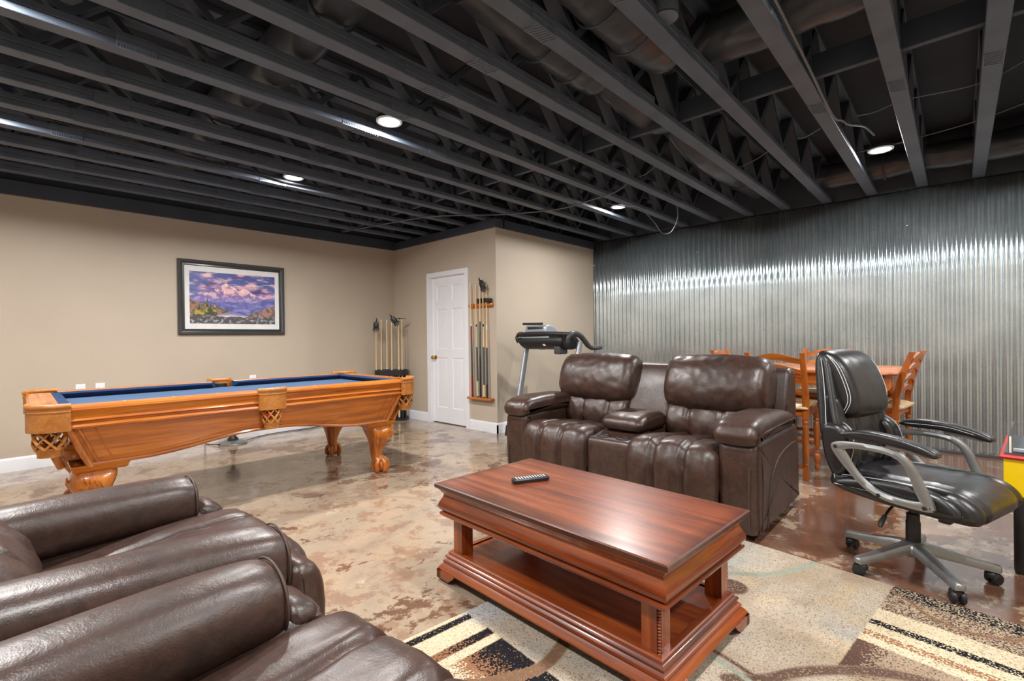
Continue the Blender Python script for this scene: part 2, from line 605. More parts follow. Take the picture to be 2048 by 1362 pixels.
# black rim boards above the paint
def board(name, c, s, label):
    return struct(name, G().box(c, s, 0.004), M['black_paint'], label, 'trim', 30)
board('trim_1', ((X0 + XD) / 2, YL + 0.045, (ZP + ZJ + 0.03) / 2), (XD - X0, 0.14, ZJ + 0.03 - ZP), 'black rim board above the picture wall')
board('trim_2', (XD + 0.045, (YC + YL) / 2, (ZP + ZJ) / 2), (0.14, YL - YC + 0.05, ZJ - ZP), 'black rim board above the white door')
board('trim_3', ((XD + XM) / 2 + 0.07, YC + 0.045, (ZP + ZJ) / 2), (XM - XD - 0.14, 0.14, ZJ - ZP), 'black rim board above the treadmill wall')
board('trim_4', (XM + 0.09, (Y0 + YL) / 2, ZJ + 0.2), (0.1, YL - Y0, 0.4), 'black rim joist above the corrugated steel wall')
board('trim_5', ((X0 + XM) / 2, YL + 0.1, ZJ + 0.23), (XM - X0, 0.1, 0.4), 'black rim joist set back over the picture wall')

# baseboards
def base(name, x0, y0, x1, y1, nx, ny, label):
    prof = [(0, 0), (0.016, 0), (0.016, 0.105), (0.012, 0.118), (0.006, 0.125), (0, 0.128)]
    a = [(x0 + nx * d, y0 + ny * d, z) for d, z in prof]
    b = [(x1 + nx * d, y1 + ny * d, z) for d, z in prof]
    return struct(name, G().loft([a, b]), M['white_trim'], label, 'baseboard', 30)
base('baseboard_left', X0, YL, XD, YL, 0, -1, 'white baseboard along the picture wall')
base('baseboard_center', XD, YL - 0.016, XD, DY1 + 0.065, -1, 0, 'white baseboard left of the door')
base('baseboard_corner', XD, DY0 - 0.065, XD, YC - 0.016, -1, 0, 'white baseboard under the wall cue rack')
base('baseboard_recess', XD - 0.016, YC, XM, YC, 0, -1, 'white baseboard behind the treadmill')
struct('baseboard_right', G().box((XM - 0.010, (Y0 + YC) / 2, 0.014), (0.026, YC - Y0, 0.028), 0.003), M['grey_plastic'], 'thin dark strip at the foot of the steel wall', 'baseboard')

# ---------------------------------------------------------------- door
door = thing('door_1', 'white six-panel door with brass knob and hinges', 'door', (XD, (DY0 + DY1) / 2, 0))
door['kind'] = 'structure'
hw = (DY1 - DY0) / 2
g = G()
# slab with six sunk fields: stiles, rails and muntin proud of the fields
SX = 0.035                                            # slab front sits 35 mm behind the wall face
for c, s in (((0, 0), 0), ):
    pass
rows = [(0.22, 0.92), (1.04, 1.60), (1.71, 1.92)]
cols = [(-hw + 0.105, -0.055), (0.055, hw - 0.105)]
g.box((SX + 0.022, 0, (0.012 + DZ - 0.004) / 2), (0.02, 2 * hw - 0.006, DZ - 0.016))
def face(y0, y1, z0, z1):
    g.box((SX + 0.006, (y0 + y1) / 2, (z0 + z1) / 2), (0.012, y1 - y0, z1 - z0))
face(-hw + 0.003, cols[0][0], 0.012, DZ - 0.004)
face(cols[1][1], hw - 0.003, 0.012, DZ - 0.004)
face(cols[0][1], cols[1][0], 0.012, DZ - 0.004)
zz = [0.012] + [v for r in rows for v in r] + [DZ - 0.004]
for a in range(0, len(zz), 2):
    for cc in cols:
        face(cc[0], cc[1], zz[a], zz[a + 1])
obj('door_slab', g, M['white'], door, 30)
RY = Matrix.Rotation(-PI / 2, 3, 'Y')
for r in rows:
    for cc in cols:
        hy, hz = (cc[1] - cc[0]) / 2, (r[1] - r[0]) / 2
        p = G().rect_loft([(0, 0.0), (-0.012, -0.009), (-0.02, -0.009), (-0.04, -0.002), (-0.045, -0.002)], hz, hy, False, True)
        obj('panel', G().add([(SX - v[2], v[1], v[0]) for v in p.v], p.f), M['white'], door, 25, loc=(0, (cc[0] + cc[1]) / 2, (r[0] + r[1]) / 2))
cw = 0.062
def casing(pts):
    return obj('casing', G().prism(pts, 'x', -0.016, 0.0), M['white'], door, 25)
casing([(-hw - cw, 0), (-hw + 0.004, 0), (-hw + 0.004, DZ), (-hw - cw, DZ + cw)])
casing([(hw - 0.004, 0), (hw + cw, 0), (hw + cw, DZ + cw), (hw - 0.004, DZ)])
casing([(-hw - cw, DZ + cw), (-hw + 0.004, DZ), (hw - 0.004, DZ), (hw + cw, DZ + cw)])
g = G().box((0.05, -hw + 0.001, DZ / 2), (0.1, 0.012, DZ)).box((0.05, hw - 0.001, DZ / 2), (0.1, 0.012, DZ)).box((0.05, 0, DZ - 0.001), (0.1, 2 * hw, 0.012))
obj('jamb', g, M['white'], door, 25)
kn = obj('door_knob', G().lathe([(0.001, -0.072), (0.018, -0.07), (0.027, -0.058), (0.026, -0.046), (0.014, -0.038), (0.011, -0.02), (0.012, -0.008), (0.030, -0.006), (0.031, 0.0), (0.001, 0.0)], 20, (SX, hw - 0.07, 0.92), Matrix.Rotation(PI / 2, 3, 'Y')), M['brass'], door, label='round brass door knob')
for hz in (0.35, 1.08, 1.82):
    hg = G().box((SX - 0.006, -hw + 0.012, hz), (0.006, 0.03, 0.09), 0.002)
    hg.tube([(SX - 0.012, -hw + 0.004, hz - 0.048), (SX - 0.012, -hw + 0.004, hz + 0.048)], 0.006, 8)
    obj('hinge', hg, M['brass'], door, label='brass hinge')

# ---------------------------------------------------------------- ceiling: open-web floor trusses painted black
ceil = struct('ceiling', G().box(((X0 + XM) / 2, (Y0 + YL) / 2, ZD + 0.02), (XM - X0 + 0.3, YL - Y0 + 0.3, 0.04)), M['deck'], 'exposed black painted floor deck above open-web trusses', 'ceiling', 0)
TY = [-0.147 + 0.4085 * i for i in range(-4, 16)]
CH, CW = 0.038, 0.089
XT0, XT1 = X0, XM + 0.03
XSPL = 2.95                                           # bottom chord is doubled up to here
gch = G()
gch.box(((XT0 + XT1) / 2, 0, ZJ + CH / 2), (XT1 - XT0, CW, CH), 0.003)
gch.box(((XT0 + XSPL) / 2, 0, ZJ + CH * 1.5 + 0.0015), (XSPL - XT0, CW, CH), 0.003)
gch.box(((XT0 + XT1) / 2, 0, ZD - CH / 2), (XT1 - XT0, CW, CH), 0.003)
chord_me = mesh_of('truss', gch, 30)
# a web board between the chords, leaning either way
PAN = 0.61
def web_mesh(dx, zb):
    a, b = Vector((0, 0, zb)), Vector((dx, 0, ZD - CH))
    d = (b - a).normalized()
    L_ = (b - a).length
    ang = math.atan2(d.z, d.x)
    return mesh_of('web', G().box((a + b) / 2, (L_, CW * 0.94, 0.037), 0.002, 1, Matrix.Rotation(-ang, 3, 'Y')), 30)
wm = {('u', 2): web_mesh(PAN / 2, ZJ + 2 * CH), ('d', 2): web_mesh(-PAN / 2, ZJ + 2 * CH),
      ('u', 1): web_mesh(PAN / 2, ZJ + CH), ('d', 1): web_mesh(-PAN / 2, ZJ + CH)}
vert_me = mesh_of('web', G().box((0, 0, (ZJ + CH + ZD - CH) / 2), (0.037, CW * 0.94, ZD - ZJ - 2 * CH), 0.002), 30)
def teeth_plate(w, h, axis):
    p = G()
    if axis == 'side':
        p.box((0, 0, 0), (w, 0.002, h))
        nx, nz = int(w / 0.012), int(h / 0.026)
        for a in range(nx):
            for b in range(nz):
                p.box((-w / 2 + (a + 0.5) * w / nx, -0.0022, -h / 2 + (b + 0.5) * h / nz), (0.004, 0.003, 0.013))
    else:
        p.box((0, 0, 0), (w, h, 0.002))
        nx = int(w / 0.02)
        for a in range(nx):
            p.box((-w / 2 + (a + 0.5) * w / nx, 0, -0.0025), (0.006, h * 0.9, 0.004), 0, 1, Matrix.Rotation(0.35, 3, 'Z'))
    return mesh_of('nail_plate', p, 30)
np_side = teeth_plate(0.17, 0.085, 'side')
np_bot = teeth_plate(0.16, 0.085, 'bottom')
nweb = 0
for i, ty in enumerate(TY):
    t = obj('truss', chord_me, M['black_chord'], ceil, loc=(0, ty, 0))
    vis = ty > -0.6
    rest = G()
    x = -0.45 + 0.09 * math.sin(i * 1.7)
    if vis:
        while x < XM - 0.4:
            db = 2 if x < XSPL - 0.1 else 1
            for kd in ('u', 'd'):
                if abs(x - 1.2) < 0.25 and 1.9 < ty < 6.3:
                    continue                           # open chase for the big duct
                if abs(x - 2.85) < 0.2 and ty < 1.2:
                    continue
                if nweb < 290 and ty < 4.9:
                    obj('web', wm[(kd, db)], M['black_paint'], t, loc=(x, 0, 0))
                    nweb += 1
                else:
                    me = wm[(kd, db)]
                    rest.add([(v.co.x + x, v.co.y, v.co.z) for v in me.vertices], [list(p.vertices) for p in me.polygons])
            x += PAN
        obj('web_post', vert_me, M['black_paint'], t, loc=(3.30, 0, 0))
        if rest.v:
            obj('webbing', rest, M['black_paint'], t, 30, kind='stuff')
        for q, px in enumerate((0.45, 1.75, 2.55)):
            obj('nail_plate', np_side, M['plate'], t, loc=(px + 0.1 * math.sin(i * 2.3 + q), -CW / 2 - 0.001, ZJ + 0.037))
        obj('nail_plate', np_bot, M['plate'], t, loc=(1.83, 0, ZJ - 0.001))
        if ty < 1.0:
            obj('nail_plate', np_bot, M['plate'], t, loc=(3.7, 0, ZJ - 0.001))
# strongback boards running across the trusses
tag(obj('strongback_board', G().box((3.36, (Y0 + YL) / 2, ZJ + 0.115), (0.038, YL - Y0, 0.14), 0.003), M['black_paint'], None, 30),
    'black cross board running through the ceiling trusses', 'board', None, 'structure')

# ---------------------------------------------------------------- ducts between the trusses
def duct(path, r, label, seed=0, straps=(), name='flex_duct'):
    P = [Vector(p) for p in spline(path, 14)]
    th = thing(name, label, 'duct', (0, 0, 0))
    n = 28
    t0 = (P[1] - P[0]).normalized()
    nx = t0.cross(Vector((0, 0, 1))).normalized()
    secs = []
    for i, p in enumerate(P):
        t = (P[min(i + 1, len(P) - 1)] - P[max(i - 1, 0)]).normalized()
        nx = (nx - t * nx.dot(t)).normalized()
        ny = t.cross(nx)
        sec = []
        for q in range(n):
            a = 2 * PI * q / n
            rr = r * (1 + 0.10 * mnoise.noise(Vector((i * 0.22 + seed, math.cos(a) * 1.5, math.sin(a) * 1.5))) + 0.035 * mnoise.noise(Vector((i * 0.9 + seed, math.cos(a) * 4, math.sin(a) * 4))))
            sec.append(p + rr * (math.cos(a) * nx + math.sin(a) * ny * (0.92 if ny.z * math.sin(a) < 0 else 1)))
        secs.append(sec)
    obj('sleeve', G().loft(secs), M['duct'], th, 60)
    for f in straps:
        i = int(f * (len(P) - 1))
        t = (P[min(i + 1, len(P) - 1)] - P[max(i - 1, 0)]).normalized()
        a = t.cross(Vector((0, 0, 1))).normalized()
        b = t.cross(a)
        ring = [P[i] + (r * 1.05) * (math.cos(2 * PI * q / 24) * a + math.sin(2 * PI * q / 24) * b) for q in range(25)]
        obj('strap', G().tube(ring, 0.007, 6, False), M['black_paint'], th)
    return th
duct([(1.18, 1.95, 2.90), (1.2, 3.0, 2.895), (1.17, 4.2, 2.89), (1.2, 5.2, 2.89), (1.18, 6.25, 2.9)], 0.135, 'fat black flexible duct crossing the trusses above the pool table', 1, (0.12, 0.45, 0.8))
duct([(1.55, 1.70, 2.93), (2.0, 1.69, 2.885), (2.4, 1.68, 2.86), (2.64, 1.69, 2.88)], 0.150, 'black flexible duct with two straps in the bay beside the near strapped duct', 3, (0.42, 0.62))
duct([(2.68, 1.69, 2.92), (3.1, 1.70, 2.87), (3.45, 1.70, 2.86), (3.66, 1.70, 2.93)], 0.125, 'short sagging black duct length under the cross board', 5)
duct([(3.72, 1.70, 2.96), (4.3, 1.71, 2.85), (4.95, 1.71, 2.84), (5.5, 1.72, 2.88), (6.1, 1.72, 2.9)], 0.120, 'long sagging black duct reaching the steel wall', 8, (0.72,))
duct([(1.75, 1.28, 2.90), (2.1, 1.28, 2.87), (2.45, 1.27, 2.86), (2.70, 1.25, 2.88)], 0.155, 'wrinkled black duct end with two straps nearest the metal pipe', 11, (0.3, 0.55))
duct([(2.88, 1.08, 2.90), (2.87, 0.75, 2.88), (2.88, 0.3, 2.9), (2.9, -0.25, 2.92), (2.9, -1.0, 2.92)], 0.135, 'crinkled black duct crossing below the deck before the cross board', 15)
duct([(6.13, 1.2, 2.88), (6.1, 0.7, 2.86), (6.1, 0.25, 2.865), (6.12, -0.2, 2.85), (6.1, -0.9, 2.87)], 0.125, 'black duct lying along the top of the steel wall', 19, (0.35,))
pp = thing('vent_pipe', 'round capped pipe end poking down between trusses', 'pipe', (2.2, 1.02, 2.70))
obj('pipe', G().lathe([(0.058, 0.0), (0.06, 0.004), (0.06, 0.38)], 24), M['black_chord'], pp)
obj('cap', G().lathe([(0.001, -0.004), (0.052, -0.004), (0.06, 0.001), (0.06, 0.012), (0.001, 0.012)], 24), M['plate'], pp)

# ---------------------------------------------------------------- cables
def cable(path, r, label, m='cable_black', n=8, name='cable'):
    return tag(obj(name, G().tube(spline(path, n), r, 7), M[m]), label, 'cable')
cable([(0.2, 4.655, 2.752), (0.55, 4.66, 2.735), (0.95, 4.66, 2.715), (1.3, 4.66, 2.70), (1.6, 4.665, 2.712), (1.9, 4.66, 2.69), (2.3, 4.66, 2.70), (2.6, 4.66, 2.695)], 0.007, 'thick black cable clipped along the truss beside the far pool table light')
cable([(0.3, 4.645, 2.765), (0.8, 4.648, 2.725), (1.25, 4.65, 2.712), (1.8, 4.65, 2.703), (2.25, 4.65, 2.714), (2.4, 4.58, 2.73)], 0.005, 'thin black cable bundled with the thick clipped cable', 'cable_black')
cable([(3.25, 6.15, 2.655), (3.35, 5.6, 2.655), (3.56, 4.72, 2.655), (3.85, 4.3, 2.655), (4.15, 3.95, 2.655), (4.42, 3.35, 2.655), (4.36, 2.85, 2.65), (4.3, 2.5, 2.66), (4.25, 2.3, 2.75)], 0.007, 'grey cable swagged under the trusses towards the closet corner', 'cable_grey')
cable([(4.75, 2.92, 2.70), (4.9, 2.75, 2.655), (5.1, 2.66, 2.63), (5.32, 2.62, 2.52), (5.48, 2.6, 2.42), (5.55, 2.52, 2.44), (5.5, 2.42, 2.58), (5.35, 2.37, 2.72)], 0.006, 'loose pale cable loop hanging beside the light near the steel wall', 'cable_grey')
cable([(2.3, 0.60, 2.70), (2.82, 0.605, 2.69), (3.3, 0.61, 2.675), (3.56, 0.612, 2.66), (3.9, 0.61, 2.652), (4.0, 0.58, 2.655), (4.12, 0.56, 2.66), (4.35, 0.50, 2.70), (4.65, 0.47, 2.72)], 0.007, 'grey cable running down a truss to the right hand light', 'cable_grey')
cable([(4.16, 0.52, 2.722), (4.2, 0.42, 2.73), (4.1, 0.25, 2.72), (4.15, -0.12, 2.72), (3.9, -0.4, 2.73), (3.8, -0.8, 2.73)], 0.004, 'thin wire strung across the two right hand trusses', 'cable_grey')
cable([(5.05, 0.38, 2.74), (4.9, -0.05, 2.722), (4.75, -0.3, 2.72), (4.5, -0.7, 2.73)], 0.004, 'thin wire leaving the right hand light towards the room edge', 'cable_grey')
cable([(4.05, 0.72, 2.66), (3.98, 0.8, 2.60), (3.96, 0.84, 2.60)], 0.004, 'short stub of wire hanging below a truss', 'cable_grey')
cable([(4.3, 1.05, 2.72), (4.45, 1.25, 2.69), (4.6, 1.45, 2.70)], 0.004, 'thin wire drooping between two trusses over the loveseat', 'cable_grey')
cable([(4.0, 1.9, 2.72), (4.1, 2.1, 2.68), (4.25, 2.28, 2.72)], 0.004, 'thin wire drooping between trusses behind the loose loop', 'cable_grey')

# ---------------------------------------------------------------- ceiling lights
def bay(ya):
    c = [(TY[i] + TY[i + 1]) / 2 for i in range(len(TY) - 1)]
    return min(c, key=lambda v: abs(v - ya))
lights = [(1.90, 2.88, 'glowing round downlight above the pool table'),
          (5.02, 0.47, 'glowing round downlight at right near the steel wall'),
          (5.00, 2.90, 'glowing round downlight beside the hanging cable loop'),
          (1.92, 4.53, 'round downlight half hidden behind a truss by the picture wall'),
          (-0.06, 2.88, 'round downlight over the rear of the pool table'),
          (-0.06, 4.53, 'round downlight at the rear by the picture wall'),
          (-0.06, 0.47, 'round downlight behind the recliners'),
          (1.90, 0.47, 'round downlight over the coffee table'),
          (1.90, -1.15, 'round downlight at the near end of the room'),
          (5.02, -1.15, 'round downlight at the near end by the steel wall')]
ZLT = 2.706
ring = mesh_of('trim_ring', G().lathe([(0.070, 0.001), (0.072, -0.003), (0.083, -0.005), (0.088, -0.002), (0.089, 0.006), (0.070, 0.008)], 32))
lens = mesh_of('lens', G().lathe([(0.001, -0.004), (0.05, -0.0035), (0.071, -0.001), (0.071, 0.006), (0.001, 0.006)], 32))
can = mesh_of('housing', G().lathe([(0.085, 0.006), (0.085, 0.03), (0.001, 0.03)], 24))
brk = mesh_of('bracket', G().box((0, 0.10, 0.026), (0.03, 0.22, 0.006)).box((0, -0.10, 0.026), (0.03, 0.22, 0.006)))
for lx, ly, lab in lights:
    ly = bay(ly)
    t = thing('ceiling_light', lab, 'light', (lx, ly, ZLT), 0, 'round ceiling downlights')
    obj('trim_ring', ring, M['white_trim'], t)
    obj('lens', lens, M['lens'], t)
    obj('housing', can, M['black_plastic'], t)
    obj('bracket', brk, M['black_plastic'], t)
    ld = bpy.data.lights.new('ceiling_light_lamp', 'AREA')
    ld.shape = 'DISK'
    ld.size = 0.13
    ld.energy = LAMP_W
    ld.color = LAMP_COL
    lo = bpy.data.objects.new('lamp', ld)
    COL.objects.link(lo)
    lo.parent = t
    lo.location = (0, 0, -0.006)

# wall plates and picture
for q, (px, pz, lab) in enumerate(((0.575, 0.712, 'white wall plate leftmost above the pool table rail'), (0.725, 0.712, 'white wall plate second from the left above the pool table rail'), (2.17, 0.702, 'white wall plate below the picture near the side pocket'))):
    t = thing('wall_plate', lab, 'wall plate', (px, YL, pz), 0, 'wall plates on the picture wall')
    obj('plate', G().box((0, -0.003, 0), (0.075, 0.006, 0.118), 0.002), M['white'], t)
    obj('socket', G().box((0, -0.007, 0.022), (0.032, 0.004, 0.03), 0.002).box((0, -0.007, -0.022), (0.032, 0.004, 0.03), 0.002), M['white_trim'], t)


def vnoise(x, y, seed=0):
    rs = np.random.RandomState(seed)
    T = rs.rand(64, 64)
    xi, yi = np.floor(x).astype(int), np.floor(y).astype(int)
    fx, fy = x - xi, y - yi
    fx, fy = fx * fx * (3 - 2 * fx), fy * fy * (3 - 2 * fy)
    a, b = T[xi % 64, yi % 64], T[(xi + 1) % 64, yi % 64]
    c, d = T[xi % 64, (yi + 1) % 64], T[(xi + 1) % 64, (yi + 1) % 64]
    return (a * (1 - fx) + b * fx) * (1 - fy) + (c * (1 - fx) + d * fx) * fy


def fbm(x, y, seed=0, oct=5):
    s, a, t = 0, 0.5, 0
    for o in range(oct):
        s = s + a * vnoise(x * 2 ** o, y * 2 ** o, seed + o)
        t += a
        a *= 0.55
    return s / t


def lerpc(a, b, t):
    t = np.clip(t, 0, 1)[..., None]
    return a * (1 - t) + np.array(b, float) * t


def colour_grid(name, w, h, nx, ny, cols, z=0.0):
    """flat grid mesh w x h with one colour for each corner point"""
    xs, ys = np.meshgrid(np.linspace(-w / 2, w / 2, nx), np.linspace(-h / 2, h / 2, ny))
    V = np.stack([xs.ravel(), ys.ravel(), np.full(nx * ny, z)], 1)
    idx = np.arange(nx * ny).reshape(ny, nx)
    F = np.stack([idx[:-1, :-1].ravel(), idx[:-1, 1:].ravel(), idx[1:, 1:].ravel(), idx[1:, :-1].ravel()], 1)
    me = bpy.data.meshes.new(name)
    me.from_pydata(V.tolist(), [], F.tolist())
    at = me.color_attributes.new('tint', 'FLOAT_COLOR', 'POINT')
    lin = np.where(cols <= 0.04045, cols / 12.92, ((cols + 0.055) / 1.055) ** 2.4)
    at.data.foreach_set('color', np.concatenate([lin.reshape(-1, 3), np.ones((nx * ny, 1))], 1).astype(np.float32).ravel())
    return me


k = NT('landscape_print')
at = k.n('ShaderNodeAttribute'); at.attribute_name = 'tint'
k.p(Base_Color=at.outputs['Color'], Roughness=0.35, Coat_Weight=0.6, Coat_Roughness=0.05); M['print'] = k.m
PW, PH = 0.93, 0.60
NX, NY = 260, 170
U, V_ = np.meshgrid(np.linspace(0, 1, NX), np.linspace(0, 1, NY))
img = np.zeros((NY, NX, 3))
n1 = fbm(U * 7, V_ * 11, 3); n2 = fbm(U * 5 + 9, V_ * 14, 11); n3 = fbm(U * 22, V_ * 20, 21)
img[:] = np.array([0.40, 0.42, 0.66])
img = lerpc(img, (0.27, 0.33, 0.60), (V_ - 0.6) * 1.8)
img = lerpc(img, (0.86, 0.66, 0.74), (n1 - 0.47) * 5)
img = lerpc(img, (0.94, 0.80, 0.76), (n2 - 0.60) * 7)
img = lerpc(img, (0.30, 0.24, 0.44), (0.40 - n2) * 6)
peak = 0.80 - 0.9 * np.abs(U - 0.40) ** 1.1 - 0.02 + 0.10 * (fbm(U * 12, U * 0 + 1, 31) - 0.5)
peak2 = 0.72 - 0.95 * np.abs(U - 0.60) ** 1.05 + 0.08 * (fbm(U * 14, U * 0 + 3, 35) - 0.5)
pk = np.maximum(peak, peak2)
mm = (V_ < pk) & (V_ > 0.36)
mt = lerpc(np.ones((NY, NX, 3)) * np.array([0.92, 0.74, 0.76]), (0.98, 0.88, 0.78), (n3 - 0.45) * 4)
mt = lerpc(mt, (0.52, 0.40, 0.62), (0.52 - fbm(U * 16 + V_ * 9, V_ * 13 - U * 10, 41)) * 7)
mt = lerpc(mt, (0.48, 0.46, 0.74), (0.62 - V_) * 4.2)
img[mm] = mt[mm]
ridge = 0.43 + 0.22 * np.clip(U - 0.72, 0, 1) * 2.2 + 0.05 * (fbm(U * 10, U * 0, 51) - 0.5)
rm = V_ < ridge
rc = lerpc(np.ones((NY, NX, 3)) * np.array([0.32, 0.34, 0.60]), (0.55, 0.55, 0.80), (n1 - 0.45) * 4)
img[rm] = rc[rm]
hl = 0.46 - 0.45 * U + 0.05 * (n3 - 0.5)
hm = (V_ < hl) & (U < 0.45)
hc = lerpc(np.ones((NY, NX, 3)) * np.array([0.62, 0.45, 0.38]), (0.30, 0.34, 0.24), (n3 - 0.42) * 6)
img[hm] = hc[hm]
hr = 0.16 + 0.62 * np.clip(U - 0.62, 0, 1) + 0.05 * (n3 - 0.5)
hm = (V_ < hr) & (U > 0.5)
hc = lerpc(np.ones((NY, NX, 3)) * np.array([0.66, 0.48, 0.42]), (0.36, 0.33, 0.34), (fbm(U * 30 + V_ * 10, V_ * 14, 61) - 0.42) * 6)
hc = lerpc(hc, (0.42, 0.44, 0.40), (0.20 - V_) * 6)
img[hm] = hc[hm]
lake = (V_ > 0.13) & (V_ < 0.235 - 0.9 * np.abs(U - 0.46) ** 1.4 + 0.03 * (n3 - 0.5)) & (U > 0.28) & (U < 0.66)
lk = lerpc(np.ones((NY, NX, 3)) * np.array([0.50, 0.50, 0.68]), (0.90, 0.80, 0.82), (0.19 - V_) * 22 + (n1 - 0.5))
img[lake] = lk[lake]
fg = V_ < 0.14 + 0.18 * np.clip(0.30 - U, 0, 1) + 0.06 * (n3 - 0.5)
fc = lerpc(np.ones((NY, NX, 3)) * np.array([0.30, 0.29, 0.29]), (0.66, 0.68, 0.74), (fbm(U * 34, V_ * 30, 71) - 0.52) * 5)
fc = lerpc(fc, (0.86, 0.78, 0.42), ((V_ - 0.12) * 9) * (U < 0.3) * (n1 > 0.4))
img[fg] = fc[fg]
fall = (np.abs(U - (0.79 + 0.16 * (V_ - 0.15) + 0.05 * (n1 - 0.5))) < 0.016 * n3 + 0.05 * (0.12 - V_)) & (V_ < 0.33)
img[fall] = 0.5 * img[fall] + 0.5 * np.array([0.66, 0.76, 0.90])
for tx, th_ in ((0.10, 0.40), (0.14, 0.36), (0.19, 0.52), (0.225, 0.40), (0.27, 0.42), (0.07, 0.36)):
    b0 = 0.17
    wd = 0.030 * (th_ - V_) / (th_ - b0) * (0.6 + 0.8 * n3)
    tm = (np.abs(U - tx) < wd) & (V_ > b0) & (V_ < th_)
    tc = lerpc(np.ones((NY, NX, 3)) * np.array([0.20, 0.27, 0.20]), (0.70, 0.60, 0.28), (n3 - 0.50) * 6)
    img[tm] = tc[tm]
img = np.clip(img, 0, 1)
PX, PZ = 1.976, 1.69
pic = thing('framed_picture', 'framed mountain landscape print with white mat on the beige wall', 'picture', (PX, YL, PZ))
RX = Matrix.Rotation(PI / 2, 3, 'X')
fr = G().rect_loft([(0, 0.0), (0, 0.030), (-0.008, 0.036), (-0.02, 0.034), (-0.045, 0.020), (-0.058, 0.022), (-0.064, 0.016), (-0.064, 0.004)], 0.578, 0.428, True, False, (0, 0, 0), RX)
obj('frame', fr, M['frame_black'], pic, 25, label='dark sloped picture frame')
obj('mat_board', G().box((0, -0.007, 0), (1.04, 0.006, 0.74)), M['mat_board'], pic)
pm = colour_grid('print', PW, PH, NX, NY, img)
pm.transform(Matrix.Rotation(PI / 2, 4, 'X'))
obj('print', pm, M['print'], pic, loc=(0, -0.0115, 0.0))
# ================================================================== pool table
pool = thing('pool_table', 'carved honey oak pool table with blue cloth and leather pockets', 'pool table', (1.37, 4.27, 0), math.radians(-1.2))
HX, HY, ZT = 1.24, 0.66, 0.825
RAILP = [(0.0, 0.775), (0.0, 0.822), (0.004, 0.826), (0.10, 0.828), (0.118, 0.825), (0.128, 0.816), (0.130, 0.803), (0.122, 0.795), (0.117, 0.790),
         (0.113, 0.752), (0.119, 0.747), (0.121, 0.741), (0.115, 0.735), (0.109, 0.733), (0.107, 0.722), (0.124, 0.717), (0.130, 0.708), (0.127, 0.698), (0.115, 0.693), (0.0, 0.693)]
def rail(along, a0, a1, side):
    if along == 'x':
        inner = HY - 0.13
        secs = [[(a, side * (inner + d), z) for d, z in RAILP] for a in (a0, a1)]
        mt = M['oak_x']
    else:
        inner = HX - 0.13
        secs = [[(side * (inner + d), a, z) for d, z in RAILP] for a in (a0, a1)]
        mt = M['oak_y']
    r = obj('rail', G().loft(secs), mt, pool, 28)
    # pearl sights
    sg = G()
    for q in range(3):
        a = a0 + (a1 - a0) * (q + 1) / 4
        p = (a, side * (inner + 0.06), 0.8285) if along == 'x' else (side * (inner + 0.06), a, 0.8285)
        sg.lathe([(0.006, 0.0), (0.006, 0.0008), (0.001, 0.0008)], 8, p)
    obj('sight', sg, M['ivory'], r)
    return r
def cushion(along, a0, a1, side):
    inner = (HY if along == 'x' else HX) - 0.13
    sec = [(0.002, 0.778), (0.002, 0.823), (-0.012, 0.824), (-0.050, 0.818), (-0.054, 0.812), (-0.046, 0.802), (-0.016, 0.778)]
    out = []
    for e, a in ((0, a0), (1, a1)):
        s = []
        for d, z in sec:
            sh = -d * 0.8 * (1 if e == 0 else -1)
            t = inner + d
            s.append((a + sh, side * t, z) if along == 'x' else (side * t, a + sh, z))
        out.append(s)
    obj('cushion', G().loft(out), M['cloth_navy'], pool, 28)
for s in (-1, 1):
    for a0, a1 in ((-HX + 0.165, -0.085), (0.085, HX - 0.165)):
        rail('x', a0, a1, s)
        cushion('x', a0 - 0.02, a1 + 0.02, s)
    rail('y', -HY + 0.165, HY - 0.165, s)
    cushion('y', -HY + 0.145, HY - 0.145, s)
obj('bed_cloth', G().box((0, 0, 0.764), (2 * HX - 0.26, 2 * HY - 0.26, 0.022)), M['cloth_blue'], pool, label='blue billiard cloth')
obj('slate', G().box((0, 0, 0.735), (2 * HX - 0.27, 2 * HY - 0.27, 0.035)), M['grey_plastic'], pool)
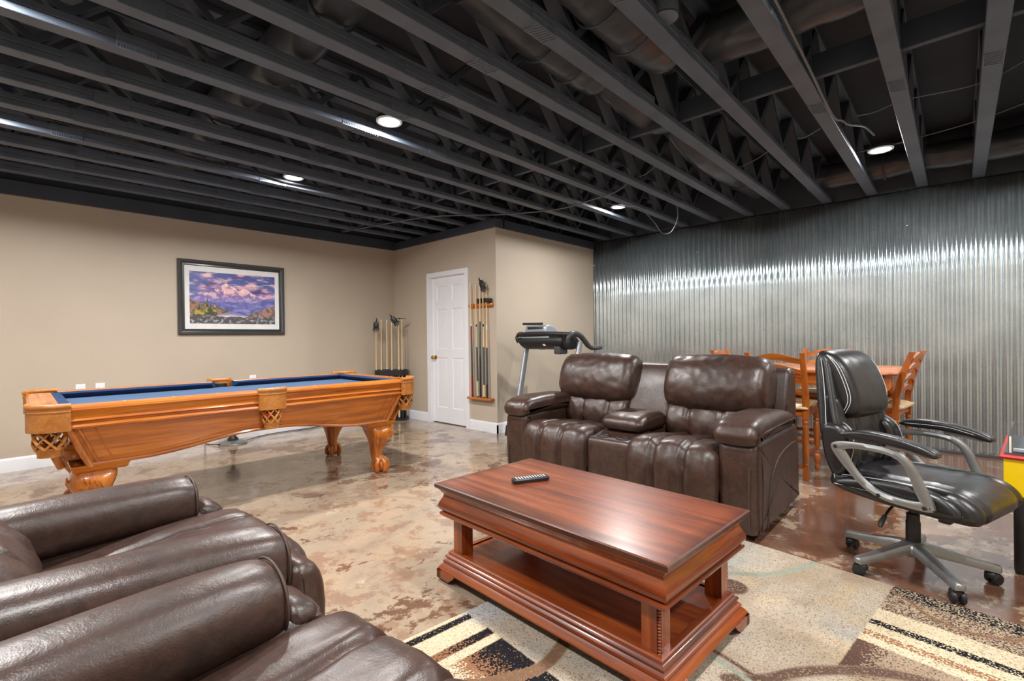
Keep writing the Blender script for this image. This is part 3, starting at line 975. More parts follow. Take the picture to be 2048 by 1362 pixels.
# aprons: long sides with an arched lower edge, splayed ends
def apron_pts(hl, hb, zt, ze, zm, n=20):
    up = [(-hl, zt), (hl, zt)]
    lo = []
    for q in range(n + 1):
        u = -1 + 2 * q / n
        z = ze + (zm - ze) * (0.5 + 0.5 * math.cos(PI * max(0, abs(u) - 0.06) / 0.72)) if abs(u) < 0.78 else ze
        lo.append((hb * u, z))
    return up, lo
def apron(side, axis):
    if axis == 'x':
        hl, hb, yt, yb = 1.085, 0.985, HY - 0.045, HY - 0.115
    else:
        hl, hb, yt, yb = 0.535, 0.465, HX - 0.045, HX - 0.135
    zt, ze, zm = 0.695, 0.455, 0.535
    up, lo = apron_pts(hl, hb, zt, ze, zm)
    poly = [up[1], up[0]] + lo
    def pos(u, z, off):
        y = yb + (yt - yb) * (z - ze) / (zt - ze) + off
        return (u, side * y, z) if axis == 'x' else (side * y, u, z)
    g = G().loft([[pos(u, z, 0) for u, z in poly], [pos(u, z, -0.03) for u, z in poly]])
    a = obj('apron', g, M['oak_' + axis], pool, 28)
    # bead following the arch, corner fillets, inset panel line
    br = [pos(u, z + 0.012, 0.004) for u, z in lo]
    obj('arch_moulding', G().tube(br, 0.013, 8), M['oak_' + axis], a)
    br = [pos(u * 0.985, z + 0.045, 0.001) for u, z in lo]
    obj('panel_line', G().tube(br, 0.0035, 6), M['oak_' + axis], a)
    for e in (-1, 1):
        obj('panel_line', G().tube([pos(e * (hl - 0.12), zt - 0.01, 0.001), pos(e * (hb - 0.095), ze + 0.05, 0.001)], 0.0035, 6), M['oak_z'], a)
        obj('corner_fillet', G().tube([pos(e * (hl - 0.005), zt, 0.0), pos(e * (hb - 0.003), ze, 0.0)], 0.020, 10), M['oak_z'], a)
        obj('corner_fillet', G().tube([pos(e * (hl - 0.045), zt, 0.002), pos(e * (hb - 0.043), ze, 0.002)], 0.009, 8), M['oak_z'], a)
for s in (-1, 1):
    apron(s, 'x')
    apron(s, 'y')
# legs: stepped block, cabriole knee, ball and claw
def leg_geo(sx, sy):
    g = G()
    d = Vector((sx, sy, 0)).normalized()
    rz = math.atan2(sy, sx)
    secs = []
    for z, sh, hs, e in ((0.418, 0.0, 0.098, 6), (0.400, 0.004, 0.106, 6), (0.375, 0.016, 0.110, 5), (0.345, 0.024, 0.108, 4), (0.315, 0.024, 0.098, 3.4), (0.28, 0.017, 0.083, 3), (0.24, 0.004, 0.067, 2.6),
                         (0.20, -0.008, 0.055, 2.4), (0.165, -0.012, 0.047, 2.2), (0.135, -0.008, 0.045, 2.2), (0.115, 0.0, 0.047, 2), (0.095, 0.01, 0.05, 2)):
        secs.append(superell(d.x * sh, d.y * sh, z, hs, hs, e, 24))
    g.loft(secs)
    return g, d
for sx in (-1, 1):
    for sy in (-1, 1):
        cx, cy = sx * 0.955, sy * 0.435
        g, d = leg_geo(sx, sy)
        lg = obj('leg', g, M['oak_z'], pool, 40, loc=(cx, cy, 0))
        obj('leg_block', G().rect_loft([(-0.03, 0.418), (0.002, 0.418), (0.008, 0.424), (0.014, 0.432), (0.014, 0.444), (0.02, 0.448), (0.02, 0.462), (-0.03, 0.462)], 0.115, 0.105, True, True, (sx * -0.02, sy * -0.005, 0)), M['oak_x'], lg, 28)
        bc = Vector((d.x * 0.028, d.y * 0.028, 0.062))
        ball = G().lathe([(0.001, -0.058), (0.03, -0.05), (0.05, -0.028), (0.058, 0.0), (0.05, 0.03), (0.03, 0.05), (0.001, 0.058)], 18, bc)
        obj('ball_foot', ball, M['oak_z'], lg, 60)
        cl = G()
        for aa in (-100, -38, 38, 100, 180):
            v = Matrix.Rotation(math.radians(aa), 3, 'Z') @ d
            p = [Vector((d.x * 0.002, d.y * 0.002, 0.13)) + v * 0.025, bc + v * 0.042 + Vector((0, 0, 0.045)), bc + v * 0.066 + Vector((0, 0, 0.018)), bc + v * 0.068 + Vector((0, 0, -0.015)), bc + v * 0.056 + Vector((0, 0, -0.048)), bc + v * 0.045 + Vector((0, 0, -0.06))]
            cl.tube(spline(p, 4), [0.022] * 4 + [0.021] * 4 + [0.017] * 4 + [0.02] * 4 + [0.013] * 4 + [0.006], 8)
        obj('claw', cl, M['oak_z'], lg, 60)
        # carved leaf on the outer faces of the knee
        lf = G()
        for fx, fy in ((sx, 0), (0, sy)):
            t = Vector((0, 1, 0)) if fx else Vector((1, 0, 0))
            nrm = Vector((fx, fy, 0))
            for q in range(4):
                b0 = nrm * 0.128 + d * 0.004 + t * (0.06 - 0.026 * q) * (sy if fx else sx) + Vector((0, 0, 0.385 - 0.012 * q))
                lf.tube([b0 + Vector((0, 0, 0.012)), b0 + nrm * -0.003 - t * 0.008 * (sy if fx else sx) + Vector((0, 0, -0.01)), b0 - nrm * 0.012 - t * 0.018 * (sy if fx else sx) + Vector((0, 0, -0.035))], [0.003, 0.006, 0.002], 6)
        obj('carved_leaf', lf, M['oak_z'], lg, 60)
# pockets: leather shield with a rolled top, lattice basket and cup
def pocket(path, cx, cy, brad):
    g = G()
    outer, inner = [], []
    n = len(path)
    for i in range(n):
        p = np.array(path[i]); t = np.array(path[min(i + 1, n - 1)]) - np.array(path[max(i - 1, 0)])
        t = t / np.linalg.norm(t)
        nr = np.array([t[1], -t[0]])
        if nr @ (p - np.array([cx, cy])) < 0:
            nr = -nr
        outer.append(p + nr * 0.008); inner.append(p - nr * 0.012)
    secs = []
    for i in range(n):
        o, q = outer[i], inner[i]
        secs.append([(o[0], o[1], 0.690), (o[0] * 1.0, o[1], 0.760), (o[0], o[1], 0.828), (q[0], q[1], 0.828), (q[0], q[1], 0.690)])
    sh = obj('pocket', g.loft(secs), M['leather_tan'], pool, 50, label='tan leather pocket')
    rim = [(o[0] * 0.5 + q[0] * 0.5, o[1] * 0.5 + q[1] * 0.5, 0.829) for o, q in zip(outer, inner)]
    obj('rim', G().tube(rim, 0.017, 10), M['leather_tan'], sh, 60)
    obj('piping', G().tube([(o[0], o[1], 0.800) for o in outer], 0.004, 6), M['leather_tan'], sh, 60)
    # deep lining of the hole
    obj('lining', G().lathe([(brad, 0.80), (brad, 0.70), (brad * 0.98, 0.69)], 20, (cx, cy, 0)), M['cable_black'], sh, 60)
    net = G()
    nn = 8
    z0, z1 = 0.692, 0.592
    for sgn in (-1, 1):
        for q in range(nn):
            pts = []
            for s in range(9):
                u = s / 8
                a = 2 * PI * (q / nn + sgn * u * 1.5 / nn)
                rr = brad * (1.05 - 0.05 * u + 0.10 * math.sin(PI * u))
                pts.append((cx + rr * math.cos(a), cy + rr * math.sin(a), z0 + (z1 - z0) * u))
            net.tube(pts, 0.0085, 6, True, 0.5)
    obj('net', net, M['leather_tan'], sh, 60)
    cup = []
    for rr, z in ((brad * 1.02, 0.600), (brad * 1.04, 0.592), (brad * 0.92, 0.578), (brad * 0.86, 0.555), (brad * 0.88, 0.548), (brad * 0.80, 0.548), (0.001, 0.56)):
        cup.append((rr, z))
    obj('cup', G().lathe(cup, 20, (cx, cy, 0)), M['leather_tan'], sh, 60)
for sx in (-1, 1):
    for sy in (-1, 1):
        R_ = 0.115
        ccx, ccy = HX + 0.004 - R_, HY + 0.004 - R_
        pth = [(HX - 0.168, HY + 0.004)] + arc(ccx, ccy, R_, 90, 0, 10) + [(HX + 0.004, HY - 0.168)]
        pocket([(sx * a, sy * b) for a, b in pth], sx * (HX - 0.085), sy * (HY - 0.085), 0.062)
for sy in (-1, 1):
    pth = [(-0.088, HY - 0.01), (-0.082, HY + 0.006), (-0.055, HY + 0.016), (0, HY + 0.021), (0.055, HY + 0.016), (0.082, HY + 0.006), (0.088, HY - 0.01)]
    pocket([(a, sy * b) for a, b in pth], 0.0, sy * (HY - 0.038), 0.055)
# balls resting in the nearest side pocket
def world_of(t, p):
    return Matrix.Translation(t.location) @ t.rotation_euler.to_matrix().to_4x4() @ Vector(p)
sph = [(0.0285 * math.sin(PI * q / 12) if 0 < q < 12 else 0.0003, -0.0285 * math.cos(PI * q / 12)) for q in range(13)]
for lab, mt, off in (('red billiard ball sitting in the side pocket net', 'red', (-0.024, -HY + 0.024, 0.648)), ('yellow billiard ball under the red ball in the side pocket', 'yellow', (0.016, -HY + 0.040, 0.600))):
    o = obj('billiard_ball', G().lathe(sph, 20), M[mt], None, 80, loc=world_of(pool, off))
    tag(o, lab, 'ball', 'billiard balls in the side pocket')

# low round-based appliance on the floor behind the table, with its cord along the wall
t = thing('floor_fan', 'low black and silver round base on the floor behind the pool table', 'fan', (1.86, 6.15, 0))
obj('base', G().lathe([(0.15, 0.0), (0.152, 0.008), (0.14, 0.022), (0.10, 0.034), (0.05, 0.042), (0.001, 0.043)], 32), M['silver'], t)
obj('neck', G().lathe([(0.06, 0.03), (0.055, 0.06), (0.035, 0.08), (0.02, 0.14), (0.018, 0.28)], 20), M['black_plastic'], t)
obj('motor', G().lathe([(0.001, -0.07), (0.05, -0.065), (0.07, -0.03), (0.07, 0.03), (0.05, 0.06), (0.001, 0.065)], 20, (0, 0, 0.36), Matrix.Rotation(PI / 2, 3, 'X')), M['black_plastic'], t)
cg = G()
for q in range(5):
    rr = 0.05 + 0.035 * q
    cg.tube([(rr * math.cos(2 * PI * s / 24), -0.09 - 0.02 * math.cos(q / 4 * PI / 2), 0.36 + rr * math.sin(2 * PI * s / 24)) for s in range(25)], 0.003, 5, False)
obj('guard', cg, M['black_plastic'], t)
cable([(2.02, 6.17, 0.012), (2.2, 6.3, 0.008), (2.35, 6.36, 0.008), (2.7, 6.375, 0.008), (3.1, 6.37, 0.008), (3.5, 6.36, 0.008)], 0.005, 'black power cord lying along the baseboard behind the pool table')
cable([(1.72, 6.12, 0.02), (1.66, 6.24, 0.01), (1.64, 6.37, 0.02), (1.64, 6.385, 0.2), (1.64, 6.40, 0.34)], 0.005, 'short black cord dropping down the wall behind the pool table')

# ------------------------------------------------------------------ cues
def cue(name, label, p0, p1, style, group, cat='cue stick'):
    """p0 butt end on its rest, p1 tip; style = list of (fraction from butt, material)"""
    p0, p1 = Vector(p0), Vector(p1)
    d = (p1 - p0)
    L_ = d.length
    t = thing(name, label, cat, p0, 0, group)
    rot = Vector((0, 0, 1)).rotation_difference(d.normalized())
    t.rotation_mode = 'QUATERNION'
    t.rotation_quaternion = rot
    def rad(f):
        return 0.0148 + (0.0060 - 0.0148) * f
    prev = 0.012 / L_
    obj('bumper', G().lathe([(0.010, 0.0), (0.013, 0.004), (0.013, 0.012), (0.001, 0.012)], 12), M['cable_black'], t)
    for f, mt, nm in style:
        obj(nm, G().lathe([(rad(prev), prev * L_), (rad(f), f * L_)], 12), M[mt], t)
        prev = f
    obj('tip', G().lathe([(0.006, 0.975 * L_), (0.006, 0.992 * L_), (0.005, 0.997 * L_), (0.001, L_)], 10), M['ivory'], t)
    return t
PLAIN = lambda a, b: [(0.20, a, 'butt_sleeve'), (0.42, b, 'wrap'), (0.50, a, 'forearm'), (0.515, 'ivory', 'joint'), (0.975, 'cue_maple', 'shaft')]
def glove(name, label, loc, rz, tilt):
    t = thing(name, label, 'glove', loc, rz, 'black billiard gloves')
    g = G()
    secs = []
    for z, a, b in ((0.0, 0.030, 0.012), (-0.02, 0.036, 0.014), (-0.05, 0.040, 0.016), (-0.075, 0.040, 0.014), (-0.09, 0.034, 0.010)):
        secs.append(superell(0, 0, z, a, b, 2.5, 16))
    g.loft(secs)
    R3 = Matrix.Rotation(tilt, 3, 'Y')
    obj('palm', G().add(g.v, g.f, R3.to_4x4()), M['cable_black'], t, 60)
    fg = G()
    for q, (fx, ln) in enumerate(((-0.028, 0.055), (-0.010, 0.075), (0.010, 0.07), (0.030, 0.05))):
        fg.tube([R3 @ Vector((fx, 0, -0.08)), R3 @ Vector((fx * 1.25, 0.004, -0.08 - ln * 0.5)), R3 @ Vector((fx * 1.45, -0.003, -0.08 - ln))], [0.010, 0.0095, 0.006], 8)
    obj('finger', fg, M['cable_black'], t, 60)
    obj('strap', G().tube([R3 @ Vector((0.0, 0, 0.0)), R3 @ Vector((0.006, 0.006, 0.025)), R3 @ Vector((0.0, 0, 0.055))], [0.014, 0.010, 0.006], 8), M['cable_black'], t, 60)
    return t

# wall rack right of the door
WX = XD
rk = thing('wall_cue_rack', 'oak wall cue rack beside the door', 'cue rack', (WX, 4.45, 0))
g = G()
secs = []
obj('rack_base', G().box((-0.042, 0.0, 0.418), (0.084, 0.44, 0.034), 0.014, 3), M['oak_y'], rk)
obj('rack_back', G().box((-0.008, 0.0, 1.60), (0.016, 0.42, 0.06), 0.005, 2), M['oak_y'], rk)
for q in range(7):
    obj('clip', G().lathe([(0.012, 0), (0.012, 0.03)], 12, (-0.034, 0.19 - 0.055 * q, 1.588)), M['oak_z'], rk)
obj('end_block', G().box((-0.028, -0.175, 1.60), (0.056, 0.085, 0.046), 0.02, 3), M['oak_y'], rk)
obj('ball_cup', G().lathe([(0.001, 0), (0.035, 0.0), (0.04, 0.01), (0.04, 0.05), (0.034, 0.05), (0.034, 0.012), (0.001, 0.012)], 20, (-0.045, -0.17, 1.63)), M['black_plastic'], rk)
for q in range(3):
    obj('chalk_holder', G().box((-0.022, 0.05 - 0.06 * q, 1.66), (0.022, 0.022, 0.06), 0.003), M['black_plastic'], rk)
cz0 = 0.436
ccs = [(4.585, 4.63, 1.90, [(0.18, 'cue_red', 'butt_sleeve'), (0.46, 'cue_wrap', 'wrap'), (0.62, 'cue_red', 'forearm'), (0.635, 'ivory', 'joint'), (0.975, 'cue_maple', 'shaft')], 'cue with dark red butt leftmost on the wall rack'),
       (4.485, 4.53, 1.88, [(0.14, 'cue_green', 'butt_sleeve'), (0.44, 'cue_wrap', 'wrap'), (0.62, 'cue_green', 'forearm'), (0.64, 'cue_black', 'joint'), (0.975, 'cue_maple', 'shaft')], 'cue with pale green butt on the wall rack'),
       (4.435, 4.45, 1.89, [(0.36, 'cue_black', 'butt_sleeve'), (0.66, 'cue_wrap', 'wrap'), (0.975, 'cue_maple', 'shaft')], 'cue with all grey and black butt on the wall rack'),
       (4.37, 4.395, 1.88, [(0.11, 'cue_maple', 'butt_sleeve'), (0.44, 'cue_wrap', 'wrap'), (0.62, 'cue_maple', 'forearm'), (0.64, 'cue_black', 'joint'), (0.975, 'cue_maple', 'shaft')], 'cue with maple butt cap and grey wrap on the wall rack'),
       (4.315, 4.335, 1.86, [(0.12, 'cue_black', 'butt_sleeve'), (0.44, 'cue_wrap', 'wrap'), (0.60, 'cue_maple', 'forearm'), (0.64, 'ivory', 'joint'), (0.975, 'cue_maple', 'shaft')], 'cue with black ringed butt rightmost on the wall rack')]
for ya, yb, zt, sty, lab in ccs:
    cue('pool_cue', lab, (WX - 0.052, ya, cz0), (WX - 0.030, yb, zt), sty, 'cues on the wall rack')
glove('billiard_glove', 'black billiard glove hung on the wall rack cues', (WX - 0.06, 4.405, 1.90), PI / 2, 0.5)

# floor rack in the corner
FX, FY = 3.985, 6.14
fr_ = thing('floor_cue_rack', 'black corner floor rack holding pool cues', 'cue rack', (FX, FY, 0), math.radians(-45))
def plate(z0, z1, w, d, hole=None):
    return G().loft([superell(0, 0, z0, w, d, 4, 32), superell(0, 0, z1, w, d, 4, 32)])
obj('base_plate', plate(0.0, 0.035, 0.235, 0.15), M['black_plastic'], fr_)
obj('top_plate', plate(0.655, 0.675, 0.235, 0.15), M['black_plastic'], fr_)
obj('top_rim', plate(0.675, 0.735, 0.232, 0.147), M['black_plastic'], fr_)
obj('column', G().box((0.0, 0.06, 0.345), (0.36, 0.05, 0.62), 0.02, 2), M['black_plastic'], fr_)
for q in (-1, 1):
    obj('post', G().tube([(q * 0.2, -0.02, 0.035), (q * 0.2, -0.02, 0.66)], 0.014, 10), M['black_plastic'], fr_)
fc = [(-0.20, -0.10, PLAIN('cue_black', 'cue_wrap'), 1.33, 'leftmost cue in the corner floor rack under the hanging glove'),
      (-0.12, -0.118, PLAIN('cue_maple', 'cue_black'), 1.475, 'second cue from the left in the corner floor rack'),
      (-0.04, -0.122, PLAIN('cue_blue', 'cue_red'), 1.47, 'cue with purple butt in the corner floor rack'),
      (0.03, -0.12, PLAIN('cue_maple', 'cue_wrap'), 1.43, 'cue under the tilted glove in the corner floor rack'),
      (0.13, -0.112, PLAIN('cue_maple', 'cue_black'), 1.475, 'thin pale cue second from the right in the corner floor rack'),
      (0.175, -0.10, [(0.12, 'cue_black', 'butt_sleeve'), (0.975, 'cue_maple', 'shaft')], 1.475, 'thick pale cue rightmost in the corner floor rack')]
for q, (lx, ly, sty, zt, lab) in enumerate(fc):
    a = math.radians(-45)
    wx, wy = FX + lx * math.cos(a) - ly * math.sin(a), FY + lx * math.sin(a) + ly * math.cos(a)
    cue('pool_cue', lab, (wx - 0.004, wy - 0.004, 0.036), (wx + 0.012, wy + 0.012, zt), sty, 'cues in the corner rack')
a = math.radians(-45)
glove('billiard_glove', 'black billiard glove upright over the leftmost corner cue', (FX - 0.20 * math.cos(a) - 0.10 * 0.707 + 0.01, FY + 0.20 * 0.707 - 0.10 * 0.707, 1.44), math.radians(-45), 0.05)
glove('billiard_glove', 'black billiard glove tilted on a middle corner cue', (FX + 0.03 * 0.707 - 0.12 * 0.707 + 0.01, FY - 0.03 * 0.707 - 0.12 * 0.707, 1.50), math.radians(-45), -0.7)
br = thing('bridge_head', 'dark flat bridge head across two corner cues', 'cue bridge', (FX + 0.15 * 0.707 - 0.106 * 0.707 + 0.02, FY - 0.15 * 0.707 - 0.106 * 0.707 + 0.02, 1.484), math.radians(-45))
obj('head', G().prism([(-0.07, 0.0), (-0.06, 0.006), (0.03, 0.007), (0.09, 0.003), (0.09, -0.001), (0.0, -0.004)], 'y', -0.02, 0.02), M['cable_black'], br)
obj('hub', G().lathe([(0.012, -0.01), (0.013, 0.01), (0.001, 0.012)], 12, (-0.01, 0, 0)), M['cable_black'], br)
# ================================================================== rug
RU, RV = 2.44, 3.05
nu, nv = 330, 410
Ug, Vg = np.meshgrid(np.linspace(-RU / 2, RU / 2, nu), np.linspace(-RV / 2, RV / 2, nv))
rc = np.ones((nv, nu, 3)) * np.array([0.75, 0.70, 0.63])        # ground colour
fk = np.ones((nv, nu, 3)) * np.array([0.60, 0.52, 0.43])        # colour of the flecks woven into it
fa = np.full((nv, nu), 0.25)                                    # share of flecks
q1, q2 = fbm(Ug * 3 + 5, Vg * 3 + 7, 5), fbm(Ug * 6 + 2, Vg * 6 + 1, 15)
rc = lerpc(rc, (0.66, 0.59, 0.50), (q1 - 0.5) * 4)
rc = lerpc(rc, (0.78, 0.68, 0.54), (q2 - 0.60) * 4)
rc = lerpc(rc, (0.66, 0.67, 0.65), (0.42 - q1) * 5)
CREAM, DARK, BRN, RUST, GRN = (0.86, 0.80, 0.68), (0.12, 0.12, 0.14), (0.38, 0.29, 0.25), (0.60, 0.43, 0.31), (0.61, 0.65, 0.59)
def paint(mask, col, t=1.0):
    """mask may be boolean or a soft share"""
    global rc
    rc = lerpc(rc, col, np.where(mask, 1.0, 0.0) * t if mask.dtype == bool else mask * t)
    fa[mask if mask.dtype == bool else mask > 0.5] = 0.12
def fleck(mask, col, share):
    fk[mask] = np.array(col)
    fa[mask] = (share * np.ones_like(Ug))[mask]
def poly_dist(pts):
    d = np.full(Ug.shape, 9.0)
    for (x0, y0), (x1, y1) in zip(pts[:-1], pts[1:]):
        dx, dy = x1 - x0, y1 - y0
        t = np.clip(((Ug - x0) * dx + (Vg - y0) * dy) / (dx * dx + dy * dy + 1e-9), 0, 1)
        d = np.minimum(d, np.hypot(Ug - x0 - t * dx, Vg - y0 - t * dy))
    return d
for sgn in (1, -1):                                    # the design is point-symmetric about the middle
    U_, W_ = Ug * sgn, Vg * sgn
    blk = (U_ < -0.385) & (U_ > -1.1)
    paint(blk & (W_ > 1.06), CREAM)
    fleck(blk & (W_ > 1.06), (0.70, 0.60, 0.46), 0.2)
    m = blk & (W_ > 1.470) & (W_ < 1.508)
    paint(m, (0.62, 0.54, 0.44)); fleck(m, DARK, 0.80)
    m = blk & (W_ > 1.325) & (W_ < 1.375)
    paint(m, RUST); fleck(m, DARK, np.clip(0.35 + (U_ + 0.62) * 3.0, 0.1, 0.9))
    wed = blk & (W_ < 1.28) & (W_ > 1.04) & (U_ > -0.70 + (1.28 - W_) * 0.3)
    paint(wed, RUST); fleck(wed, DARK, np.clip((U_ + 0.62) * 5, 0.12, 0.95))
    m = wed & (U_ < -0.56); fleck(m, CREAM, np.clip((-0.54 - U_) * 7, 0.1, 0.9))
    m = blk & (W_ < 1.035) & (W_ > 0.80) & (U_ > -0.62)
    paint(m, (0.66, 0.58, 0.46)); fleck(m, DARK, np.clip((U_ + 0.55) * 7, 0.05, 0.92))
    b2 = (W_ < 0.375) & (W_ > -0.50) & (U_ > 0.30)
    m = b2 & (U_ > 0.64); paint(m, CREAM); fleck(m, (0.66, 0.56, 0.44), 0.25)
    m = b2 & (U_ > 0.793) & (U_ < 0.837); fleck(m, DARK, 0.72)
    m = b2 & (U_ > 0.69) & (U_ < 0.735); fleck(m, RUST, 0.62)
    m = b2 & (U_ > 0.95); paint(m, (0.72, 0.65, 0.55)); fleck(m, BRN, 0.50)
    m = b2 & (U_ > 1.12); fleck(m, DARK, 0.60)
    m = b2 & (U_ > 0.36) & (U_ < 0.64); paint(m, (0.66, 0.58, 0.49)); fleck(m, BRN, 0.22)
    m = b2 & (U_ > 0.40) & (U_ < 0.64) & (W_ > 0.27); fleck(m, BRN, np.clip((W_ - 0.24) * 9, 0.1, 0.95))
    def ss(pts, hw, col, share=0.12):
        global rc
        d = poly_dist([tuple(p) for p in spline([(sgn * a_, sgn * b_) for a_, b_ in pts], 6)])
        rc = lerpc(rc, col, np.clip((hw + 0.004 - d) / 0.008, 0, 1))
        m_ = d < hw
        fk[m_] = np.array([0.62, 0.54, 0.45]); fa[m_] = share
    ss([(-0.05, 1.24), (-0.18, 1.13), (-0.27, 1.085), (-0.39, 1.06), (-0.49, 1.09), (-0.60, 1.14), (-0.72, 1.25)], 0.026, (0.52, 0.40, 0.31))
    ss([(0.66, 1.2), (0.70, 1.04), (0.78, 0.93), (0.90, 0.81), (1.06, 0.73), (1.22, 0.69)], 0.017, GRN, 0.25)
    ss([(0.05, 0.60), (0.15, 0.51), (0.25, 0.46), (0.36, 0.38), (0.46, 0.28), (0.53, 0.16), (0.56, 0.0), (0.55, -0.1)], 0.024, (0.42, 0.33, 0.29), 0.25)
    ss([(0.14, 0.9), (0.12, 0.69), (0.09, 0.54), (0.0, 0.35)], 0.012, GRN, 0.3)
    ss([(0.17, 0.92), (0.155, 0.69), (0.12, 0.52), (0.04, 0.35)], 0.009, BRN, 0.3)
    ss([(1.16, 0.37), (1.10, 0.29), (1.03, 0.22), (1.00, 0.10), (1.05, -0.01), (1.12, -0.06), (1.22, -0.09)], 0.008, (0.50, 0.33, 0.24), 0.3)
    d = np.hypot(U_ - 0.66, W_ - 0.87)
    rc = lerpc(rc, BRN, np.clip((0.075 - d) * 120, 0, 1)); fa[d < 0.075] = 0.3
    d = np.hypot(U_ + 0.30, W_ - 1.50)
    rc = lerpc(rc, (0.74, 0.77, 0.80), np.clip((0.16 - d) * 8, 0, 0.8))
rug_me = colour_grid('rug', RU, RV, nu, nv, np.clip(rc, 0, 1), 0.011)
at2 = rug_me.color_attributes.new('fleck', 'FLOAT_COLOR', 'POINT')
fl_ = np.where(fk <= 0.04045, fk / 12.92, ((fk + 0.055) / 1.055) ** 2.4)
at2.data.foreach_set('color', np.concatenate([fl_.reshape(-1, 3), fa.reshape(-1, 1)], 1).astype(np.float32).ravel())
k = NT('woven_rug'); co = k.coord()
at = k.n('ShaderNodeAttribute'); at.attribute_name = 'tint'
af = k.n('ShaderNodeAttribute'); af.attribute_name = 'fleck'
fz = k.noise(co, 240, 2, 0.6)
un = k.ramp(k.noise(k.coord((1, 1, 1), (0, 0, 0.4)), 150, 1, 0.5), [(0.28, 0.0), (0.72, 1.0)])     # roughly uniform 0..1
sel = k.math('MULTIPLY', k.math('ADD', k.math('SUBTRACT', af.outputs['Alpha'], un), 0.04), 12.0)
sel = k.n('ShaderNodeClamp', Value=sel).outputs[0]
cl_ = k.mix(sel, at.outputs['Color'], af.outputs['Color'])
cl_ = k.mix(0.5, cl_, k.ramp(fz, [(0.36, 0.5), (0.58, 1.0)]), 'MULTIPLY')
k.p(Base_Color=cl_, Roughness=0.95, Specular_IOR_Level=0.1)
k.bump(fz, 0.9, 0.006); M['rug'] = k.m
RUGC, RUGA = (1.570, -0.007), math.atan2(-0.1132, 0.9936)
rug = thing('area_rug', 'beige abstract patterned area rug under the coffee table', 'rug', (RUGC[0], RUGC[1], 0), RUGA)
obj('pile', rug_me, M['rug'], rug)
obj('backing', G().rect_loft([(0, 0.001), (0.002, 0.003), (0.002, 0.010), (0, 0.0112)], RU / 2, RV / 2, True, False), M['mat_board'], rug)

# ================================================================== coffee table
ct = thing('coffee_table', 'reddish cherry coffee table with moulded edges and lower shelf', 'coffee table', (1.77, 1.257, 0.0115), math.radians(-3.0))
CX, CY = 0.340, 0.618
TOPP = [(-0.006, 0.4615), (0.0, 0.4575), (0.0, 0.442), (-0.004, 0.4385), (-0.012, 0.437)]
obj('tabletop', G().rect_loft(TOPP, CX, CY, True, True), M['cherry_top'], ct, 30, label='worn cherry tabletop')
APR = [(-0.012, 0.437), (-0.014, 0.430), (-0.021, 0.424), (-0.023, 0.418), (-0.031, 0.412), (-0.033, 0.405), (-0.029, 0.392), (-0.020, 0.376), (-0.013, 0.360), (-0.012, 0.347), (-0.017, 0.335), (-0.026, 0.327),
       (-0.030, 0.324), (-0.019, 0.321), (-0.016, 0.314), (-0.019, 0.307), (-0.027, 0.305), (-0.029, 0.298), (-0.036, 0.295), (-0.06, 0.295)]
def mould(nm, prof, hx, hy, cap0, cap1, parent):
    """long and short sides as separate mitred lengths"""
    for sx, sy in ((1, 0), (-1, 0), (0, 1), (0, -1)):
        secs = []
        for e in (-1, 1):
            s = []
            for o, z in prof:
                if sx:
                    s.append((sx * (hx + o), e * (hy + o), z))
                else:
                    s.append((e * (hx + o), sy * (hy + o), z))
            secs.append(s)
        obj(nm, G().loft(secs, False, False), M['cherry_y'] if sx else M['cherry_x'], parent, 26)
mould('apron_moulding', APR, CX, CY, 0, 0, ct)
obj('under_frame', G().box((0, 0, 0.365), (2 * CX - 0.09, 2 * CY - 0.09, 0.13)), M['cherry_y'], ct)
BAS = [(-0.075, 0.126), (-0.052, 0.126), (-0.047, 0.122), (-0.047, 0.114), (-0.039, 0.110), (-0.034, 0.104), (-0.036, 0.097), (-0.041, 0.093), (-0.037, 0.088), (-0.030, 0.083), (-0.027, 0.076), (-0.029, 0.069), (-0.020, 0.060), (-0.012, 0.050), (-0.009, 0.046), (-0.009, 0.040), (-0.03, 0.038)]
mould('base_moulding', BAS, CX, CY, 0, 0, ct)
obj('shelf', G().box((0, 0, 0.105), (2 * CX - 0.13, 2 * CY - 0.13, 0.030)), M['cherry_y'], ct, label='lower shelf board')
for sx in (-1, 1):
    for sy in (-1, 1):
        lx, ly = sx * (CX - 0.098), sy * (CY - 0.098)
        w = 0.034
        n = 0.011
        pol = [(-w, -w), (w, -w), (w, w - n), (w - n, w - n), (w - n, w), (-w, w)]      # square post notched at the outer corner
        pol = [(a * sx, b * sy) for a, b in pol]
        lg = obj('leg', G().prism(pol, 'z', 0.115, 0.300), M['cherry_z'], ct, 26, loc=(lx, ly, 0))
        bs = G()
        for q in range(17):
            bs.lathe([(0.001, -0.0052), (0.0055, -0.0035), (0.0072, 0.0), (0.0055, 0.0035), (0.001, 0.0052)], 8, (sx * (w - 0.006), sy * (w - 0.006), 0.125 + 0.0108 * q))
        obj('beading', bs, M['cherry_z'], lg, 60)
        # bracket foot
        f = G().prism([(0.0, 0.0), (0.0, 0.040), (0.135, 0.040), (0.125, 0.026), (0.105, 0.012), (0.09, 0.0)], 'y', 0, 0.03)
        ft = G()
        ft.add([(sx * (CX - 0.005 - p[0]), sy * (CY - 0.005 - p[1]), p[2]) for p in f.v], f.f)
        f2 = G().prism([(0.0, 0.0), (0.0, 0.040), (0.135, 0.040), (0.125, 0.026), (0.105, 0.012), (0.09, 0.0)], 'x', 0, 0.03)
        ft.add([(sx * (CX - 0.005 - p[0]), sy * (CY - 0.005 - p[1]), p[2]) for p in f2.v], f2.f)
        obj('bracket_foot', ft, M['cherry_y'], ct, 26)

